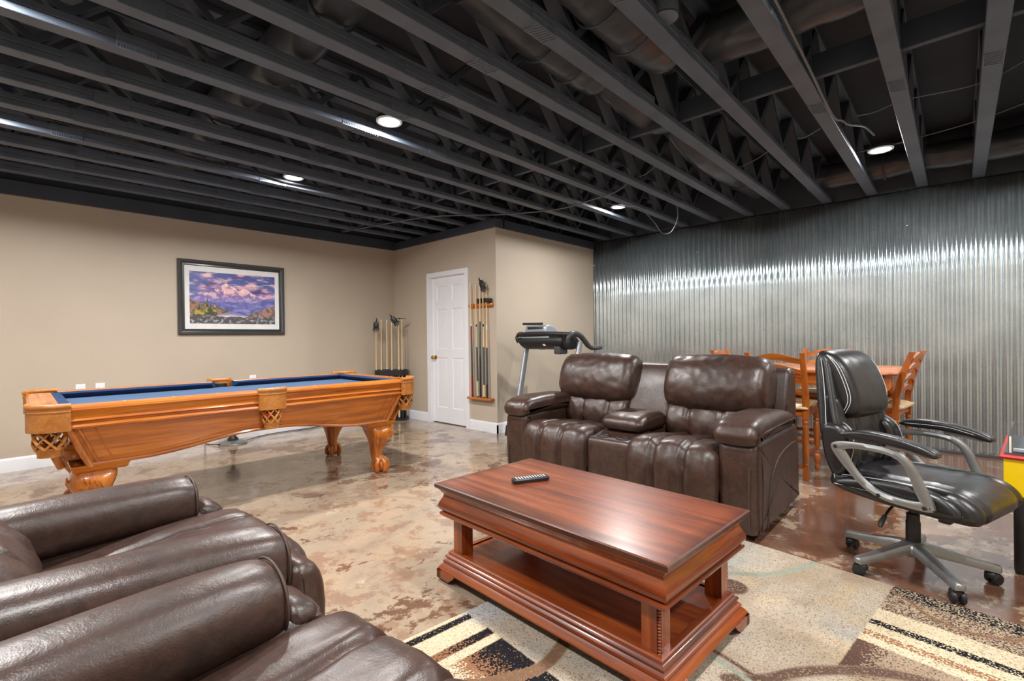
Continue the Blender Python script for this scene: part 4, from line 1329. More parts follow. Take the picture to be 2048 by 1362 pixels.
# remote control on the table
rm = thing('remote_control', 'black remote control lying on the coffee table', 'remote', (1.79, 1.548, 0.4735), math.radians(-27))
RL = 0.19
rp = [(-0.022, 0.006), (-0.018, 0.0), (0.018, 0.0), (0.022, 0.006), (0.023, 0.016), (0.019, 0.021), (-0.019, 0.021), (-0.023, 0.016)]
secs = []
for x, s in ((-RL / 2, 0.75), (-RL / 2 + 0.004, 0.95), (-RL / 2 + 0.012, 1.0), (0, 0.97), (RL / 2 - 0.014, 0.98), (RL / 2 - 0.004, 0.85), (RL / 2, 0.6)):
    secs.append([(x, a * s, 0.0105 + (b - 0.0105) * s) for a, b in rp])
obj('body', G().loft(secs), M['black_plastic'], rm, 40)
bt = mesh_of('button', G().box((0, 0, 0.0225), (0.008, 0.0075, 0.004), 0.0015))
for r_ in range(11):
    for c_ in range(3):
        obj('button', bt, M['grey_plastic'] if (r_ * 3 + c_) % 7 else M['grey_metal'], rm, loc=(-RL / 2 + 0.02 + r_ * 0.0145, -0.012 + c_ * 0.012, 0))

# ================================================================== leather seating
def seam(parent, pts, m='stitch_brown', r=0.0035):
    return obj('seam', G().tube(spline(pts, 5), r, 6), M[m], parent, 60)

def seat_part(t, y0, y1, xf, seed, lean=0.0, grooves=None, xb=-0.16, zlift=0.0, nm='seat_cushion'):
    loop = [(xb, 0.445 + zlift), (0.05, 0.475 + zlift), (0.28, 0.505 + zlift), (xf - 0.09, 0.512 + zlift), (xf - 0.02, 0.47), (xf + 0.012, 0.38), (xf + 0.012, 0.26), (xf, 0.15), (xf - 0.03, 0.095), (xf - 0.09, 0.095), (xf - 0.12, 0.26), (xf - 0.2, 0.36), (0.1, 0.37), (xb, 0.36)]
    w = y1 - y0
    gr = [(y0 + w * 0.335, 0.030, 0.018), (y0 + w * 0.665, 0.030, 0.018)] if grooves is None else grooves
    return obj(nm, upholster(G(), loop, y0, y1, 0.075, 34, gr, 0.007, 4, seed, 0.012), M['leather'], t, 80)

# ---- reclining loveseat with console, facing the coffee table
ls = thing('reclining_loveseat', 'dark brown leather reclining loveseat with centre console and cup holders', 'loveseat', (3.38, 1.80, 0.0), PI)
WID = 0.98
for s in (-1, 1):
    # arm panel and pad
    ya, yb = sorted((s * 0.755, s * 0.975))
    lp = [(-0.46, 0.035), (-0.20, 0.03), (0.20, 0.03), (0.44, 0.035), (0.475, 0.07), (0.492, 0.25), (0.492, 0.45), (0.475, 0.55), (0.40, 0.575), (0.0, 0.575), (-0.34, 0.575), (-0.44, 0.52), (-0.475, 0.30), (-0.475, 0.10)]
    ap = obj('arm_panel', upholster(G(), lp, ya, yb, 0.045, 10, (), 0.0025, 5, 3 + s), M['leather'], ls, 80)
    yo = s * 0.977
    seam(ap, [(0.40, yo, 0.05), (0.385, yo, 0.25), (0.40, yo, 0.43), (0.44, yo - s * 0.008, 0.555)])
    seam(ap, [(0.30, yo, 0.05), (0.27, yo, 0.2), (0.20, yo, 0.34), (0.06, yo, 0.42), (-0.14, yo, 0.45), (-0.36, yo, 0.455)])
    seam(ap, [(0.489, s * 0.93, 0.06), (0.497, s * 0.93, 0.3), (0.48, s * 0.93, 0.54)])
    ya, yb = sorted((s * 0.725, s * 0.985))
    lp = [(-0.33, 0.565), (-0.36, 0.60), (-0.30, 0.655), (-0.10, 0.688), (0.15, 0.695), (0.36, 0.69), (0.47, 0.668), (0.515, 0.62), (0.51, 0.575), (0.47, 0.552), (0.20, 0.56), (-0.1, 0.56)]
    pd = obj('arm_pad', upholster(G(), lp, ya, yb, 0.06, 12, (), 0.005, 5, 11 + s, 0.006), M['leather'], ls, 80)
    seam(pd, [(-0.32, s * 0.984, 0.615), (0.0, s * 0.986, 0.622), (0.30, s * 0.986, 0.622), (0.46, s * 0.980, 0.615)])
    # seat, lumbar and headrest
    y0, y1 = sorted((s * 0.165, s * 0.762))
    seat_part(ls, y0, y1, 0.545, 20 + s * 3)
    w = y1 - y0
    gr = [(y0 + w * 0.30, 0.018, 0.016), (y0 + w * 0.70, 0.018, 0.016)]
    lp = [(-0.10, 0.44), (-0.05, 0.50), (-0.055, 0.58), (-0.10, 0.66), (-0.18, 0.70), (-0.33, 0.70), (-0.35, 0.55), (-0.30, 0.43)]
    obj('lumbar_cushion', upholster(G(), lp, y0 + 0.0, y1 - 0.0, 0.05, 28, gr, 0.007, 5, 30 + s), M['leather'], ls, 80)
    yh0, yh1 = sorted((s * 0.135, s * 0.87))
    lp = [(-0.16, 0.652), (-0.10, 0.675), (-0.07, 0.75), (-0.08, 0.84), (-0.125, 0.94), (-0.18, 1.00), (-0.25, 1.022), (-0.33, 1.005), (-0.39, 0.93), (-0.41, 0.80), (-0.37, 0.69), (-0.26, 0.645)]
    hd = obj('headrest', upholster(G(), lp, yh0, yh1, 0.085, 34, (), 0.010, 6, 40 + s * 2, 0.02, None, 8.0), M['leather'], ls, 80)
    for e in (0, 1):
        yy = (yh0 + 0.035) if e == 0 else (yh1 - 0.035)
        seam(hd, [(-0.21, yy, 0.668), (-0.122, yy, 0.70), (-0.100, yy, 0.78), (-0.118, yy, 0.87), (-0.175, yy, 0.965), (-0.26, yy, 1.0)])
    y0s, y1s = sorted((s * 0.17, s * 0.945))
    lp = [(-0.28, 0.10), (-0.29, 0.60), (-0.35, 0.88), (-0.40, 0.945), (-0.47, 0.94), (-0.53, 0.88), (-0.53, 0.50), (-0.47, 0.10)]
    obj('back_shell', upholster(G(), lp, y0s, y1s, 0.03, 8, (), 0.002, 5, 50), M['leather'], ls, 80)
# console
lp = [(0.10, 0.06), (0.44, 0.06), (0.478, 0.09), (0.488, 0.30), (0.482, 0.42), (0.462, 0.458), (0.40, 0.466), (0.1, 0.466)]
obj('console_box', upholster(G(), lp, -0.172, 0.172, 0.02, 8, (), 0.002, 5, 60), M['leather'], ls, 80)
lp = [(-0.10, 0.50), (-0.12, 0.57), (-0.05, 0.61), (0.10, 0.615), (0.24, 0.60), (0.305, 0.565), (0.30, 0.52), (0.24, 0.495), (0.05, 0.49)]
obj('console_lid', upholster(G(), lp, -0.168, 0.168, 0.05, 14, (), 0.005, 5, 63, 0.008), M['leather'], ls, 80)
lp = [(-0.10, 0.46), (-0.11, 0.60), (-0.19, 0.80), (-0.27, 0.935), (-0.32, 0.96), (-0.38, 0.95), (-0.41, 0.80), (-0.38, 0.46)]
obj('console_back', upholster(G(), lp, -0.175, 0.175, 0.03, 10, (), 0.003, 5, 66), M['leather'], ls, 80)
obj('console_core', G().box((-0.05, 0, 0.26), (0.5, 0.33, 0.44)), M['leather'], ls)
for s in (-1, 1):
    obj('cup_holder', G().lathe([(0.030, 0.452), (0.031, 0.468), (0.036, 0.474), (0.047, 0.474), (0.050, 0.468), (0.050, 0.462)], 24, (0.395, s * 0.078, 0)), M['black_plastic'], ls, label='black ringed cup holder')
    obj('cup_well', G().lathe([(0.001, 0.4675), (0.036, 0.4675), (0.036, 0.470), (0.001, 0.470)], 20, (0.395, s * 0.078, 0)), M['cable_black'], ls)

# ---- two recliners in the left foreground, facing the loveseat
def recliner(label, loc, seed, rz):
    t = thing('leather_recliner', label, 'recliner', loc, math.radians(rz), 'matching brown leather recliners')
    for s in (-1, 1):
        ya, yb = sorted((s * 0.310, s * 0.480))
        lp = [(-0.50, 0.04), (-0.2, 0.035), (0.2, 0.035), (0.50, 0.04), (0.535, 0.09), (0.54, 0.30), (0.535, 0.44), (0.50, 0.50), (0.0, 0.52), (-0.45, 0.50), (-0.52, 0.30)]
        ap = obj('arm_panel', upholster(G(), lp, ya, yb, 0.05, 8, (), 0.002, 5, seed + s), M['leather'], t, 80)
        # padded rolled arm: rounded sections along x
        secs = []
        yc = s * 0.372
        FLARE = 0.075
        for x, sc, zc in ((-0.58, 0.55, 0.545), (-0.55, 0.85, 0.545), (-0.48, 0.98, 0.548), (-0.25, 1.0, 0.552), (0.0, 1.0, 0.552), (0.2, 1.0, 0.548), (0.32, 0.99, 0.543), (0.40, 0.97, 0.537), (0.435, 0.93, 0.532), (0.452, 0.88, 0.53), (0.456, 0.80, 0.53), (0.458, 0.5, 0.53)):
            sec = []
            for q in range(28):
                a = 2 * PI * q / 28
                c_, s_ = math.cos(a), math.sin(a)
                yy = 0.106 * math.copysign(abs(c_) ** 0.85, c_)
                zz = 0.100 * math.copysign(abs(s_) ** 0.85, s_)
                wv = 1 + 0.035 * mnoise.noise(Vector((x * 9 + seed, c_ * 2, s_ * 2 + s * 5)))
                sec.append((x, yc + s * FLARE * x + yy * sc * wv, zc + zz * sc * wv))
            secs.append(sec)
        # subdivide along x for smooth pads
        fine = []
        cols_ = [spline([secs[i][q] for i in range(len(secs))], 4) for q in range(28)]
        for i in range(len(cols_[0])):
            fine.append([tuple(cols_[q][i]) for q in range(28)])
        pd = obj('arm_pad', G().loft(fine), M['leather'], t, 80)
        seam(pd, [(0.445, yc + s * FLARE * 0.445 + 0.103 * math.cos(2 * PI * q / 16), 0.532 + 0.097 * math.sin(2 * PI * q / 16)) for q in range(17)], 'stitch_brown', 0.003)
        # rolled front facing of the arm below the pad
        lp = [(0.42, 0.10), (0.53, 0.10), (0.565, 0.20), (0.570, 0.38), (0.555, 0.47), (0.52, 0.515), (0.46, 0.52), (0.42, 0.42)]
        ya, yb = sorted((s * 0.315, s * 0.505))
        obj('arm_front', upholster(G(), lp, ya, yb, 0.055, 8, (), 0.004, 5, seed + 7 + s), M['leather'], t, 80)
    seat_part(t, -0.318, 0.318, 0.61, seed + 2, 0, [(-0.11, 0.026, 0.018), (0.11, 0.026, 0.018)], -0.20, -0.012)
    lp = [(-0.08, 0.44), (-0.02, 0.50), (-0.04, 0.58), (-0.13, 0.68), (-0.24, 0.72), (-0.40, 0.70), (-0.42, 0.55), (-0.36, 0.43)]
    obj('lumbar_cushion', upholster(G(), lp, -0.30, 0.30, 0.07, 28, [(-0.12, 0.015, 0.016), (0.12, 0.015, 0.016)], 0.008, 5, seed + 3), M['leather'], t, 80)
    lp = [(-0.26, 0.66), (-0.20, 0.70), (-0.19, 0.78), (-0.22, 0.87), (-0.29, 0.96), (-0.38, 1.01), (-0.47, 0.99), (-0.54, 0.90), (-0.54, 0.76), (-0.48, 0.68)]
    obj('headrest', upholster(G(), lp, -0.31, 0.31, 0.085, 24, (), 0.010, 5, seed + 4, 0.02, None, 9.0), M['leather'], t, 80)
    lp = [(-0.36, 0.10), (-0.38, 0.60), (-0.46, 0.90), (-0.52, 0.95), (-0.60, 0.92), (-0.66, 0.80), (-0.66, 0.45), (-0.62, 0.10)]
    obj('back_shell', upholster(G(), lp, -0.31, 0.31, 0.03, 6, (), 0.002, 5, seed + 5), M['leather'], t, 80)
    obj('base_frame', G().box((0.0, 0, 0.06), (0.9, 0.6, 0.08), 0.01), M['black_plastic'], t)
    return t
recliner('brown leather recliner further back, nearest the pool table', (0.105, 1.895, 0.0), 3.0, 2.0)
recliner('brown leather recliner closest to the camera at bottom left', (0.045, 0.848, 0.0), 51.0, 3.5)
# ================================================================== office chair
oc = thing('office_chair', 'black leather swivel office chair with silver arms and base', 'office chair', (3.10, 0.170, 0), math.radians(-108))
bh = obj('base_hub', G().lathe([(0.055, 0.085), (0.062, 0.10), (0.060, 0.125), (0.045, 0.145), (0.036, 0.15), (0.001, 0.15)], 20), M['silver'], oc, 50)
wheel_me = mesh_of('wheel', G().lathe([(0.001, -0.011), (0.020, -0.011), (0.0265, -0.006), (0.028, 0.0), (0.0265, 0.006), (0.020, 0.009), (0.001, 0.009)], 20, (0, 0, 0), Matrix.Rotation(PI / 2, 3, 'X')))
A0 = math.radians(-3 + 108)
for q in range(5):
    a = A0 + 2 * PI * q / 5
    d = Vector((math.cos(a), math.sin(a), 0))
    s = Vector((-d.y, d.x, 0))
    secs = []
    for r_, z, w, h in ((0.03, 0.118, 0.034, 0.030), (0.08, 0.115, 0.030, 0.026), (0.16, 0.100, 0.026, 0.022), (0.24, 0.086, 0.023, 0.020), (0.295, 0.079, 0.023, 0.020), (0.315, 0.076, 0.021, 0.018), (0.322, 0.075, 0.012, 0.012)):
        secs.append([d * r_ + s * (w * cx) + Vector((0, 0, z + h * cz)) for cx, cz in ((-1, -0.8), (1, -0.8), (1.0, 0.2), (0.7, 0.85), (0, 1.0), (-0.7, 0.85), (-1.0, 0.2))])
    obj('base_arm', G().loft(secs), M['silver'], oc, 40)
    th_ = a + 0.9 + q * 0.7
    w_ = Vector((math.cos(th_), math.sin(th_), 0))
    p = d * 0.288
    cs = obj('caster', G().tube([p + Vector((0, 0, 0.030)), p + Vector((0, 0, 0.062))], 0.010, 8).loft([superell(p.x, p.y, z, rr, rr, 2, 14) for z, rr in ((0.034, 0.024), (0.048, 0.026), (0.058, 0.020), (0.062, 0.010))]), M['black_plastic'], oc, 50)
    for e in (-1, 1):
        wo = obj('wheel', wheel_me, M['black_plastic'], cs, loc=p + Matrix.Rotation(PI / 2, 3, 'Z') @ w_ * (0.016 * e) + w_ * -0.012 + Vector((0, 0, 0.028)), rz=th_)
obj('gas_lift', G().lathe([(0.027, 0.13), (0.030, 0.135), (0.030, 0.245), (0.027, 0.25), (0.027, 0.285), (0.018, 0.29), (0.016, 0.34)], 20), M['black_plastic'], oc)
obj('tilt_mechanism', G().box((0.0, 0, 0.352), (0.22, 0.15, 0.035), 0.012, 2).box((0.13, 0.0, 0.315), (0.05, 0.055, 0.07), 0.01, 2), M['black_plastic'], oc)
lv = obj('lever', G().tube(spline([(-0.02, -0.05, 0.345), (-0.03, -0.14, 0.335), (-0.035, -0.20, 0.30)], 4), 0.006, 7), M['black_plastic'], oc)
obj('lever_grip', G().tube([(-0.035, -0.20, 0.30), (-0.037, -0.235, 0.27), (-0.037, -0.245, 0.255)], [0.010, 0.013, 0.008], 8), M['black_plastic'], lv)
# seat
lp = [(-0.245, 0.40), (-0.262, 0.445), (-0.235, 0.485), (-0.10, 0.490), (0.06, 0.492), (0.17, 0.497), (0.26, 0.482), (0.318, 0.44), (0.328, 0.395), (0.285, 0.362), (0.10, 0.362), (-0.10, 0.372)]
st = obj('seat', upholster(G(), lp, -0.265, 0.265, 0.05, 24, [(-0.185, 0.012, 0.012), (0.185, 0.012, 0.012)], 0.003, 5, 70, 0.006), M['leather_black'], oc, 80)
for s in (-1, 1):
    lp = [(-0.20, 0.40), (-0.22, 0.45), (-0.10, 0.482), (0.06, 0.495), (0.20, 0.476), (0.268, 0.43), (0.272, 0.39), (0.21, 0.372), (0.0, 0.375)]
    ya, yb = sorted((s * 0.185, s * 0.286))
    sb = obj('seat_bolster', upholster(G(), lp, ya, yb, 0.038, 8, (), 0.003, 5, 72), M['leather_black'], st, 80)
    seam(st, [(-0.22, s * 0.284, 0.425), (0.0, s * 0.285, 0.425), (0.18, s * 0.283, 0.415), (0.275, s * 0.265, 0.405)], 'stitch', 0.0016)
    seam(st, [(-0.22, s * 0.262, 0.470), (-0.05, s * 0.265, 0.487), (0.10, s * 0.266, 0.488), (0.22, s * 0.262, 0.465), (0.292, s * 0.24, 0.42), (0.30, s * 0.22, 0.395)], 'stitch', 0.0016)
# back: local frame leaning back
LEAN = math.radians(9)
RB = Matrix.Translation((-0.215, 0, 0.43)) @ Matrix.Rotation(-LEAN, 4, 'Y') @ Matrix.Diagonal((1, 1, 0.89, 1))
def back_part(nm, loop, y0, y1, r, ny, gr, wr, seed, parent, crown=0.0, ysh=None):
    g = upholster(G(), loop, y0, y1, r, ny, gr, wr, 5, seed, crown, ysh)
    return obj(nm, G().add(g.v, g.f, RB), M['leather_black'], parent, 80)
def taper(x, z, t):
    """narrow at the top, widest at the lower third"""
    w = 1.0
    if z > 0.30:
        w = 1 - 0.28 * min(1, (z - 0.30) / 0.42)
    elif z < 0.12:
        w = 1 - 0.10 * (0.12 - z) / 0.12
    return t * 0.265 * (w - 1)
lp = [(0.0, 0.02), (0.045, 0.10), (0.060, 0.22), (0.045, 0.40), (0.03, 0.58), (0.02, 0.70), (-0.015, 0.735), (-0.055, 0.71), (-0.06, 0.5), (-0.055, 0.25), (-0.045, 0.05), (-0.02, -0.03)]
bk = back_part('backrest', lp, -0.262, 0.262, 0.035, 30, [(-0.075, 0.012, 0.02), (0.075, 0.012, 0.02), (-0.155, 0.016, 0.014), (0.155, 0.016, 0.014)], 0.003, 80, oc, 0, taper)
lp = [(0.04, 0.355), (0.090, 0.372), (0.108, 0.43), (0.102, 0.54), (0.075, 0.66), (0.025, 0.735), (-0.04, 0.75), (-0.055, 0.68), (-0.01, 0.42)]
hp = back_part('head_pillow', lp, -0.185, 0.185, 0.05, 18, (), 0.003, 83, bk, 0.01, None)
for s in (-1, 1):
    lp = [(0.02, 0.03), (0.075, 0.10), (0.095, 0.20), (0.085, 0.28), (0.04, 0.33), (-0.03, 0.32), (-0.05, 0.20), (-0.03, 0.06)]
    ya, yb = sorted((s * 0.165, s * 0.278))
    back_part('side_wing', lp, ya, yb, 0.04, 8, (), 0.003, 85 + s, bk)
    lp = [(0.0, 0.24), (0.05, 0.28), (0.055, 0.36), (0.045, 0.46), (0.0, 0.50), (-0.04, 0.45), (-0.04, 0.30)]
    ya, yb = sorted((s * 0.17, s * 0.225))
    back_part('upper_wing', lp, ya, yb, 0.03, 8, (), 0.003, 88 + s, bk)
    for off, xo in ((0.0, 0.0), (0.012, -0.012)):
        pts = [RB @ Vector(p) for p in ((0.055 + xo, s * (0.188 + off * 0.3), 0.38), (0.092 + xo, s * (0.188 + off * 0.3), 0.45), (0.088 + xo, s * (0.188 + off * 0.3), 0.55), (0.062 + xo, s * (0.187 + off * 0.3), 0.66), (0.015, s * (0.185 + off * 0.3), 0.728))]
        seam(bk, pts, 'stitch', 0.0016)
    pts = [RB @ Vector(p) for p in ((-0.008, s * 0.266, 0.02), (-0.008, s * 0.268, 0.20), (-0.008, s * 0.262, 0.32), (-0.010, s * 0.232, 0.45), (-0.012, s * 0.205, 0.60), (-0.015, s * 0.192, 0.71))]
    seam(bk, pts, 'stitch', 0.0016)
    pts = [RB @ Vector(p) for p in ((0.075, s * 0.283, 0.08), (0.10, s * 0.25, 0.20), (0.088, s * 0.225, 0.29), (0.045, s * 0.215, 0.335))]
    seam(bk, pts, 'stitch', 0.0016)
    # arm: silver loop frame with a padded top
    yy = s * 0.305
    LP = [(-0.205, 0.640), (-0.12, 0.655), (0.0, 0.655), (0.075, 0.635), (0.125, 0.585), (0.165, 0.50), (0.195, 0.43), (0.185, 0.405), (0.10, 0.402), (0.0, 0.412), (-0.08, 0.45), (-0.16, 0.53), (-0.215, 0.605)]
    outer = spline(LP, 5, True)
    cxm = np.mean([p[0] for p in outer]); czm = np.mean([p[1] for p in outer])
    n = len(outer)
    inner = []
    for i in range(n):
        t_ = outer[(i + 1) % n] - outer[i - 1]
        t_ = t_ / np.linalg.norm(t_)
        nr = np.array([-t_[1], t_[0]])
        if nr @ (np.array([cxm, czm]) - outer[i]) < 0:
            nr = -nr
        wd = 0.030 + 0.016 * math.exp(-((outer[i][0] + 0.2) / 0.05) ** 2) + 0.012 * math.exp(-((outer[i][0] - 0.18) / 0.05) ** 2)
        inner.append(outer[i] + nr * wd)
    secs = []
    for i in range(n):
        o_, i_ = outer[i], inner[i]
        m_ = (o_ + i_) / 2
        secs.append([(o_[0], yy - 0.010, o_[1]), (m_[0], yy - 0.017, m_[1]), (i_[0], yy - 0.010, i_[1]), (i_[0], yy + 0.010, i_[1]), (m_[0], yy + 0.017, m_[1]), (o_[0], yy + 0.010, o_[1])])
    secs.append(secs[0])
    ar = obj('arm_frame', G().loft(secs, True, False), M['silver'], oc, 50)
    obj('arm_strut', G().loft([[(x, yy + w_, z + h_) for w_, h_ in ((-0.013, -0.008), (0.013, -0.008), (0.013, 0.010), (-0.013, 0.010))] for x, z in ((0.02, 0.660), (0.06, 0.660), (0.11, 0.655), (0.15, 0.648), (0.175, 0.643))]), M['silver'], ar, 40)
    lp = [(-0.165, 0.676), (-0.16, 0.700), (-0.07, 0.718), (0.03, 0.714), (0.11, 0.700), (0.175, 0.682), (0.210, 0.664), (0.210, 0.644), (0.185, 0.642), (0.11, 0.660), (0.0, 0.670), (-0.10, 0.670)]
    pd = obj('arm_pad', upholster(G(), lp, yy - 0.034, yy + 0.034, 0.016, 6, (), 0.001, 5, 90), M['leather_black'], ar, 80)
    seam(pd, [(-0.14, yy - s * 0.033, 0.690), (0.03, yy - s * 0.035, 0.694), (0.12, yy - s * 0.034, 0.678), (0.19, yy - s * 0.031, 0.660)], 'stitch', 0.0013)
    for bx, bz in ((-0.195, 0.622), (0.165, 0.418), (-0.01, 0.427)):
        obj('bolt', G().lathe([(0.009, -0.0185), (0.009, 0.0185)], 10, (bx, yy, bz), Matrix.Rotation(PI / 2, 3, 'X')), M['black_plastic'], ar)

# ================================================================== counter-height dining set
def dining_chair():
    t = thing('dining_chair', 'x', 'chair', (0, 0, 0))
    W, D, SH, TH = 0.225, 0.21, 0.60, 1.035
    # local: faces +x, back at -x
    for s in (-1, 1):
        y_ = s * (W - 0.02)
        # rear post: turned foot and shaft, square block at the seat, raked square upper
        pr = [(0.020, 0.0), (0.021, 0.09), (0.021, 0.11)]
        g = G().box((-D, y_, 0.055), (0.042, 0.042, 0.11), 0.003)
        g.lathe([(0.016, 0.11), (0.021, 0.12), (0.017, 0.132), (0.020, 0.15), (0.0225, 0.30), (0.022, 0.42), (0.016, 0.45), (0.022, 0.462), (0.022, 0.47), (0.017, 0.482), (0.021, 0.495)], 14, (-D, y_, 0))
        secs = []
        for z, x, w in ((0.49, -D, 0.021), (0.66, -D - 0.002, 0.022), (0.80, -D - 0.03, 0.021), (0.92, -D - 0.065, 0.020), (TH, -D - 0.105, 0.018)):
            secs.append([(x - w, y_ - w, z), (x + w, y_ - w, z), (x + w, y_ + w, z), (x - w, y_ + w, z)])
        g.loft(secs)
        obj('rear_leg', g, M['pine_z'], t, 30)
        g = G().lathe([(0.012, 0.0), (0.018, 0.008), (0.021, 0.03), (0.013, 0.05), (0.015, 0.056), (0.024, 0.075), (0.030, 0.105), (0.026, 0.135), (0.015, 0.15), (0.022, 0.158), (0.016, 0.168), (0.019, 0.19), (0.026, 0.30), (0.028, 0.40), (0.018, 0.425), (0.027, 0.437), (0.027, 0.445), (0.020, 0.455), (0.024, 0.465)], 16, (D - 0.01, y_, 0))
        g.box((D - 0.01, y_, 0.515), (0.046, 0.046, 0.10), 0.003)
        obj('front_leg', g, M['pine_z'], t, 40)
    # ladder slats, arched
    for z0, h in ((0.985, 0.055), (0.90, 0.045), (0.815, 0.045), (0.725, 0.045)):
        rk_ = -D - 0.105 * max(0, (z0 - 0.66) / 0.375) ** 1.2
        secs = []
        for q in range(17):
            u = -1 + q / 8
            ar = 0.022 * math.cos(u * PI * 0.75) - 0.005
            x = rk_ - 0.012 * (1 - u * u)
            yv = u * (W - 0.035)
            hh = h * (0.75 + 0.25 * math.cos(u * PI / 2))
            zc = z0 + ar
            secs.append([(x - 0.008, yv, zc - hh / 2), (x + 0.008, yv, zc - hh / 2), (x + 0.006 - 0.012 * (h / 0.05), yv, zc + hh / 2), (x - 0.010 - 0.012 * (h / 0.05), yv, zc + hh / 2)])
        obj('slat', G().loft(secs), M['pine_y'], t, 40)
    # seat rails, cushion, stretchers
    g = G().box((0, -W + 0.02, 0.545), (2 * D - 0.03, 0.022, 0.06), 0.002).box((0, W - 0.02, 0.545), (2 * D - 0.03, 0.022, 0.06), 0.002)
    obj('side_rail', g, M['pine_x'], t, 30)
    g = G().box((D - 0.01, 0, 0.545), (0.022, 2 * W - 0.06, 0.06), 0.002).box((-D, 0, 0.545), (0.022, 2 * W - 0.06, 0.06), 0.002)
    obj('cross_rail', g, M['pine_y'], t, 30)
    lp = [(-D - 0.01, 0.575), (-D - 0.01, 0.60), (-0.1, 0.618), (0.1, 0.62), (D + 0.01, 0.606), (D + 0.022, 0.59), (D + 0.01, 0.574)]
    obj('seat_cushion', upholster(G(), lp, -W, W, 0.018, 10, (), 0.0, 4, 3, 0.006), M['cream_seat'], t, 60)
    for s in (-1, 1):
        obj('stretcher', G().box((0, s * (W - 0.02), 0.20), (2 * D - 0.05, 0.018, 0.028), 0.003), M['pine_x'], t, 30)
    obj('stretcher', G().box((-D, 0, 0.105), (0.02, 2 * W - 0.08, 0.03), 0.003), M['pine_y'], t, 30)
    obj('stretcher', G().box((D - 0.01, 0, 0.235), (0.02, 2 * W - 0.08, 0.03), 0.003), M['pine_y'], t, 30)
    return t
dc = dining_chair()
spots = [((4.68, 1.115), 0.0, 'ladder-back dining chair with its back to the loveseat'),
         ((5.72, 1.02), 180.0, 'ladder-back dining chair against the corrugated steel wall'),
         ((5.17, 0.555), 83.0, 'ladder-back dining chair at right end of table behind office chair'),
         ((5.22, 1.54), -90.0, 'ladder-back dining chair at left end of table, mostly hidden')]
for i, (p, a, lab) in enumerate(spots):
    c = dc if i == 0 else copy_tree(dc)
    c.location = (p[0], p[1], 0)
    c.rotation_euler = (0, 0, math.radians(a))
    tag(c, lab, 'chair', 'ladder-back counter chairs')

dt = thing('dining_table', 'counter-height honey pine dining table with turned legs', 'table', (5.10, 0.955, -0.028))
TX, TYH = 0.535, 0.615
def clipped(hx, hy, c):
    return [(-hx + c, -hy), (hx - c, -hy), (hx, -hy + c), (hx, hy - c), (hx - c, hy), (-hx + c, hy), (-hx, hy - c), (-hx, -hy + c)]
secs = []
for o, z in ((-0.012, 0.888), (0.0, 0.893), (0.004, 0.902), (0.0, 0.912), (-0.008, 0.916)):
    secs.append([(a, b, z) for a, b in clipped(TX + o, TYH + o, 0.09)])
obj('tabletop', G().loft(secs), M['pine_y'], dt, 40)
ap = clipped(TX - 0.05, TYH - 0.05, 0.085)
for i in range(8):
    (x0, y0), (x1, y1) = ap[i], ap[(i + 1) % 8]
    mid = Vector(((x0 + x1) / 2, (y0 + y1) / 2, 0))
    L_ = math.hypot(x1 - x0, y1 - y0)
    ang = math.atan2(y1 - y0, x1 - x0)
    hgt = 0.10
    pol = [(-L_ / 2, 0.888), (L_ / 2, 0.888), (L_ / 2, 0.888 - hgt)] + ([(L_ / 2 - 0.01, 0.775), (L_ / 4, 0.762), (0, 0.757), (-L_ / 4, 0.762), (-L_ / 2 + 0.01, 0.775)] if i % 2 else []) + [(-L_ / 2, 0.888 - hgt)]
    g = G().prism(pol, 'y', -0.011, 0.011)
    T = Matrix.Translation(mid) @ Matrix.Rotation(ang, 4, 'Z')
    obj('apron', G().add(g.v, g.f, T), M['pine_y'] if i % 2 == 0 else M['pine_z'], dt, 30)
for sx in (-1, 1):
    for sy in (-1, 1):
        g = G().lathe([(0.022, 0.028), (0.034, 0.05), (0.036, 0.08), (0.022, 0.10), (0.026, 0.11), (0.03, 0.13), (0.034, 0.30), (0.042, 0.48), (0.046, 0.56), (0.030, 0.585), (0.034, 0.595), (0.034, 0.605), (0.026, 0.615), (0.045, 0.64), (0.058, 0.68), (0.056, 0.72), (0.036, 0.75), (0.030, 0.758), (0.040, 0.768), (0.040, 0.79)], 20)
        g.box((0, 0, 0.835), (0.09, 0.09, 0.10), 0.004)
        obj('leg', g, M['pine_z'], dt, 40, loc=(sx * (TX - 0.12), sy * (TYH - 0.12), 0))

# ================================================================== treadmill by the recess wall, running along x
tm = thing('treadmill', 'black and silver treadmill standing against the beige wall', 'treadmill', (4.40, 3.47, 0))
for s in (-1, 1):
    obj('upright', G().loft([superell(x, s * 0.385, z, a, b, 3, 16) for x, z, a, b in ((-0.25, 0.06, 0.045, 0.024), (-0.21, 0.15, 0.042, 0.023), (-0.02, 0.95, 0.036, 0.022), (0.03, 1.13, 0.036, 0.022))]), M['grey_metal'], tm, 50)
    obj('side_rail', G().loft([superell(x, s * 0.33, 0.15, 0.04, 0.055, 3, 12) for x in (-0.2, 1.42)][0:0] or [[(x, s * 0.33 + a, 0.14 + b) for a, b in ((-0.045, -0.03), (0.045, -0.03), (0.045, 0.02), (0.03, 0.035), (-0.045, 0.035))] for x in (-0.22, 1.45)]), M['grey_plastic'], tm, 40)
    obj('floor_frame', G().box((0.25, s * 0.36, 0.045), (1.1, 0.05, 0.05), 0.008), M['black_plastic'], tm, 30)
obj('belt', G().box((0.6, 0, 0.155), (1.66, 0.56, 0.03), 0.012, 2), M['cable_black'], tm)
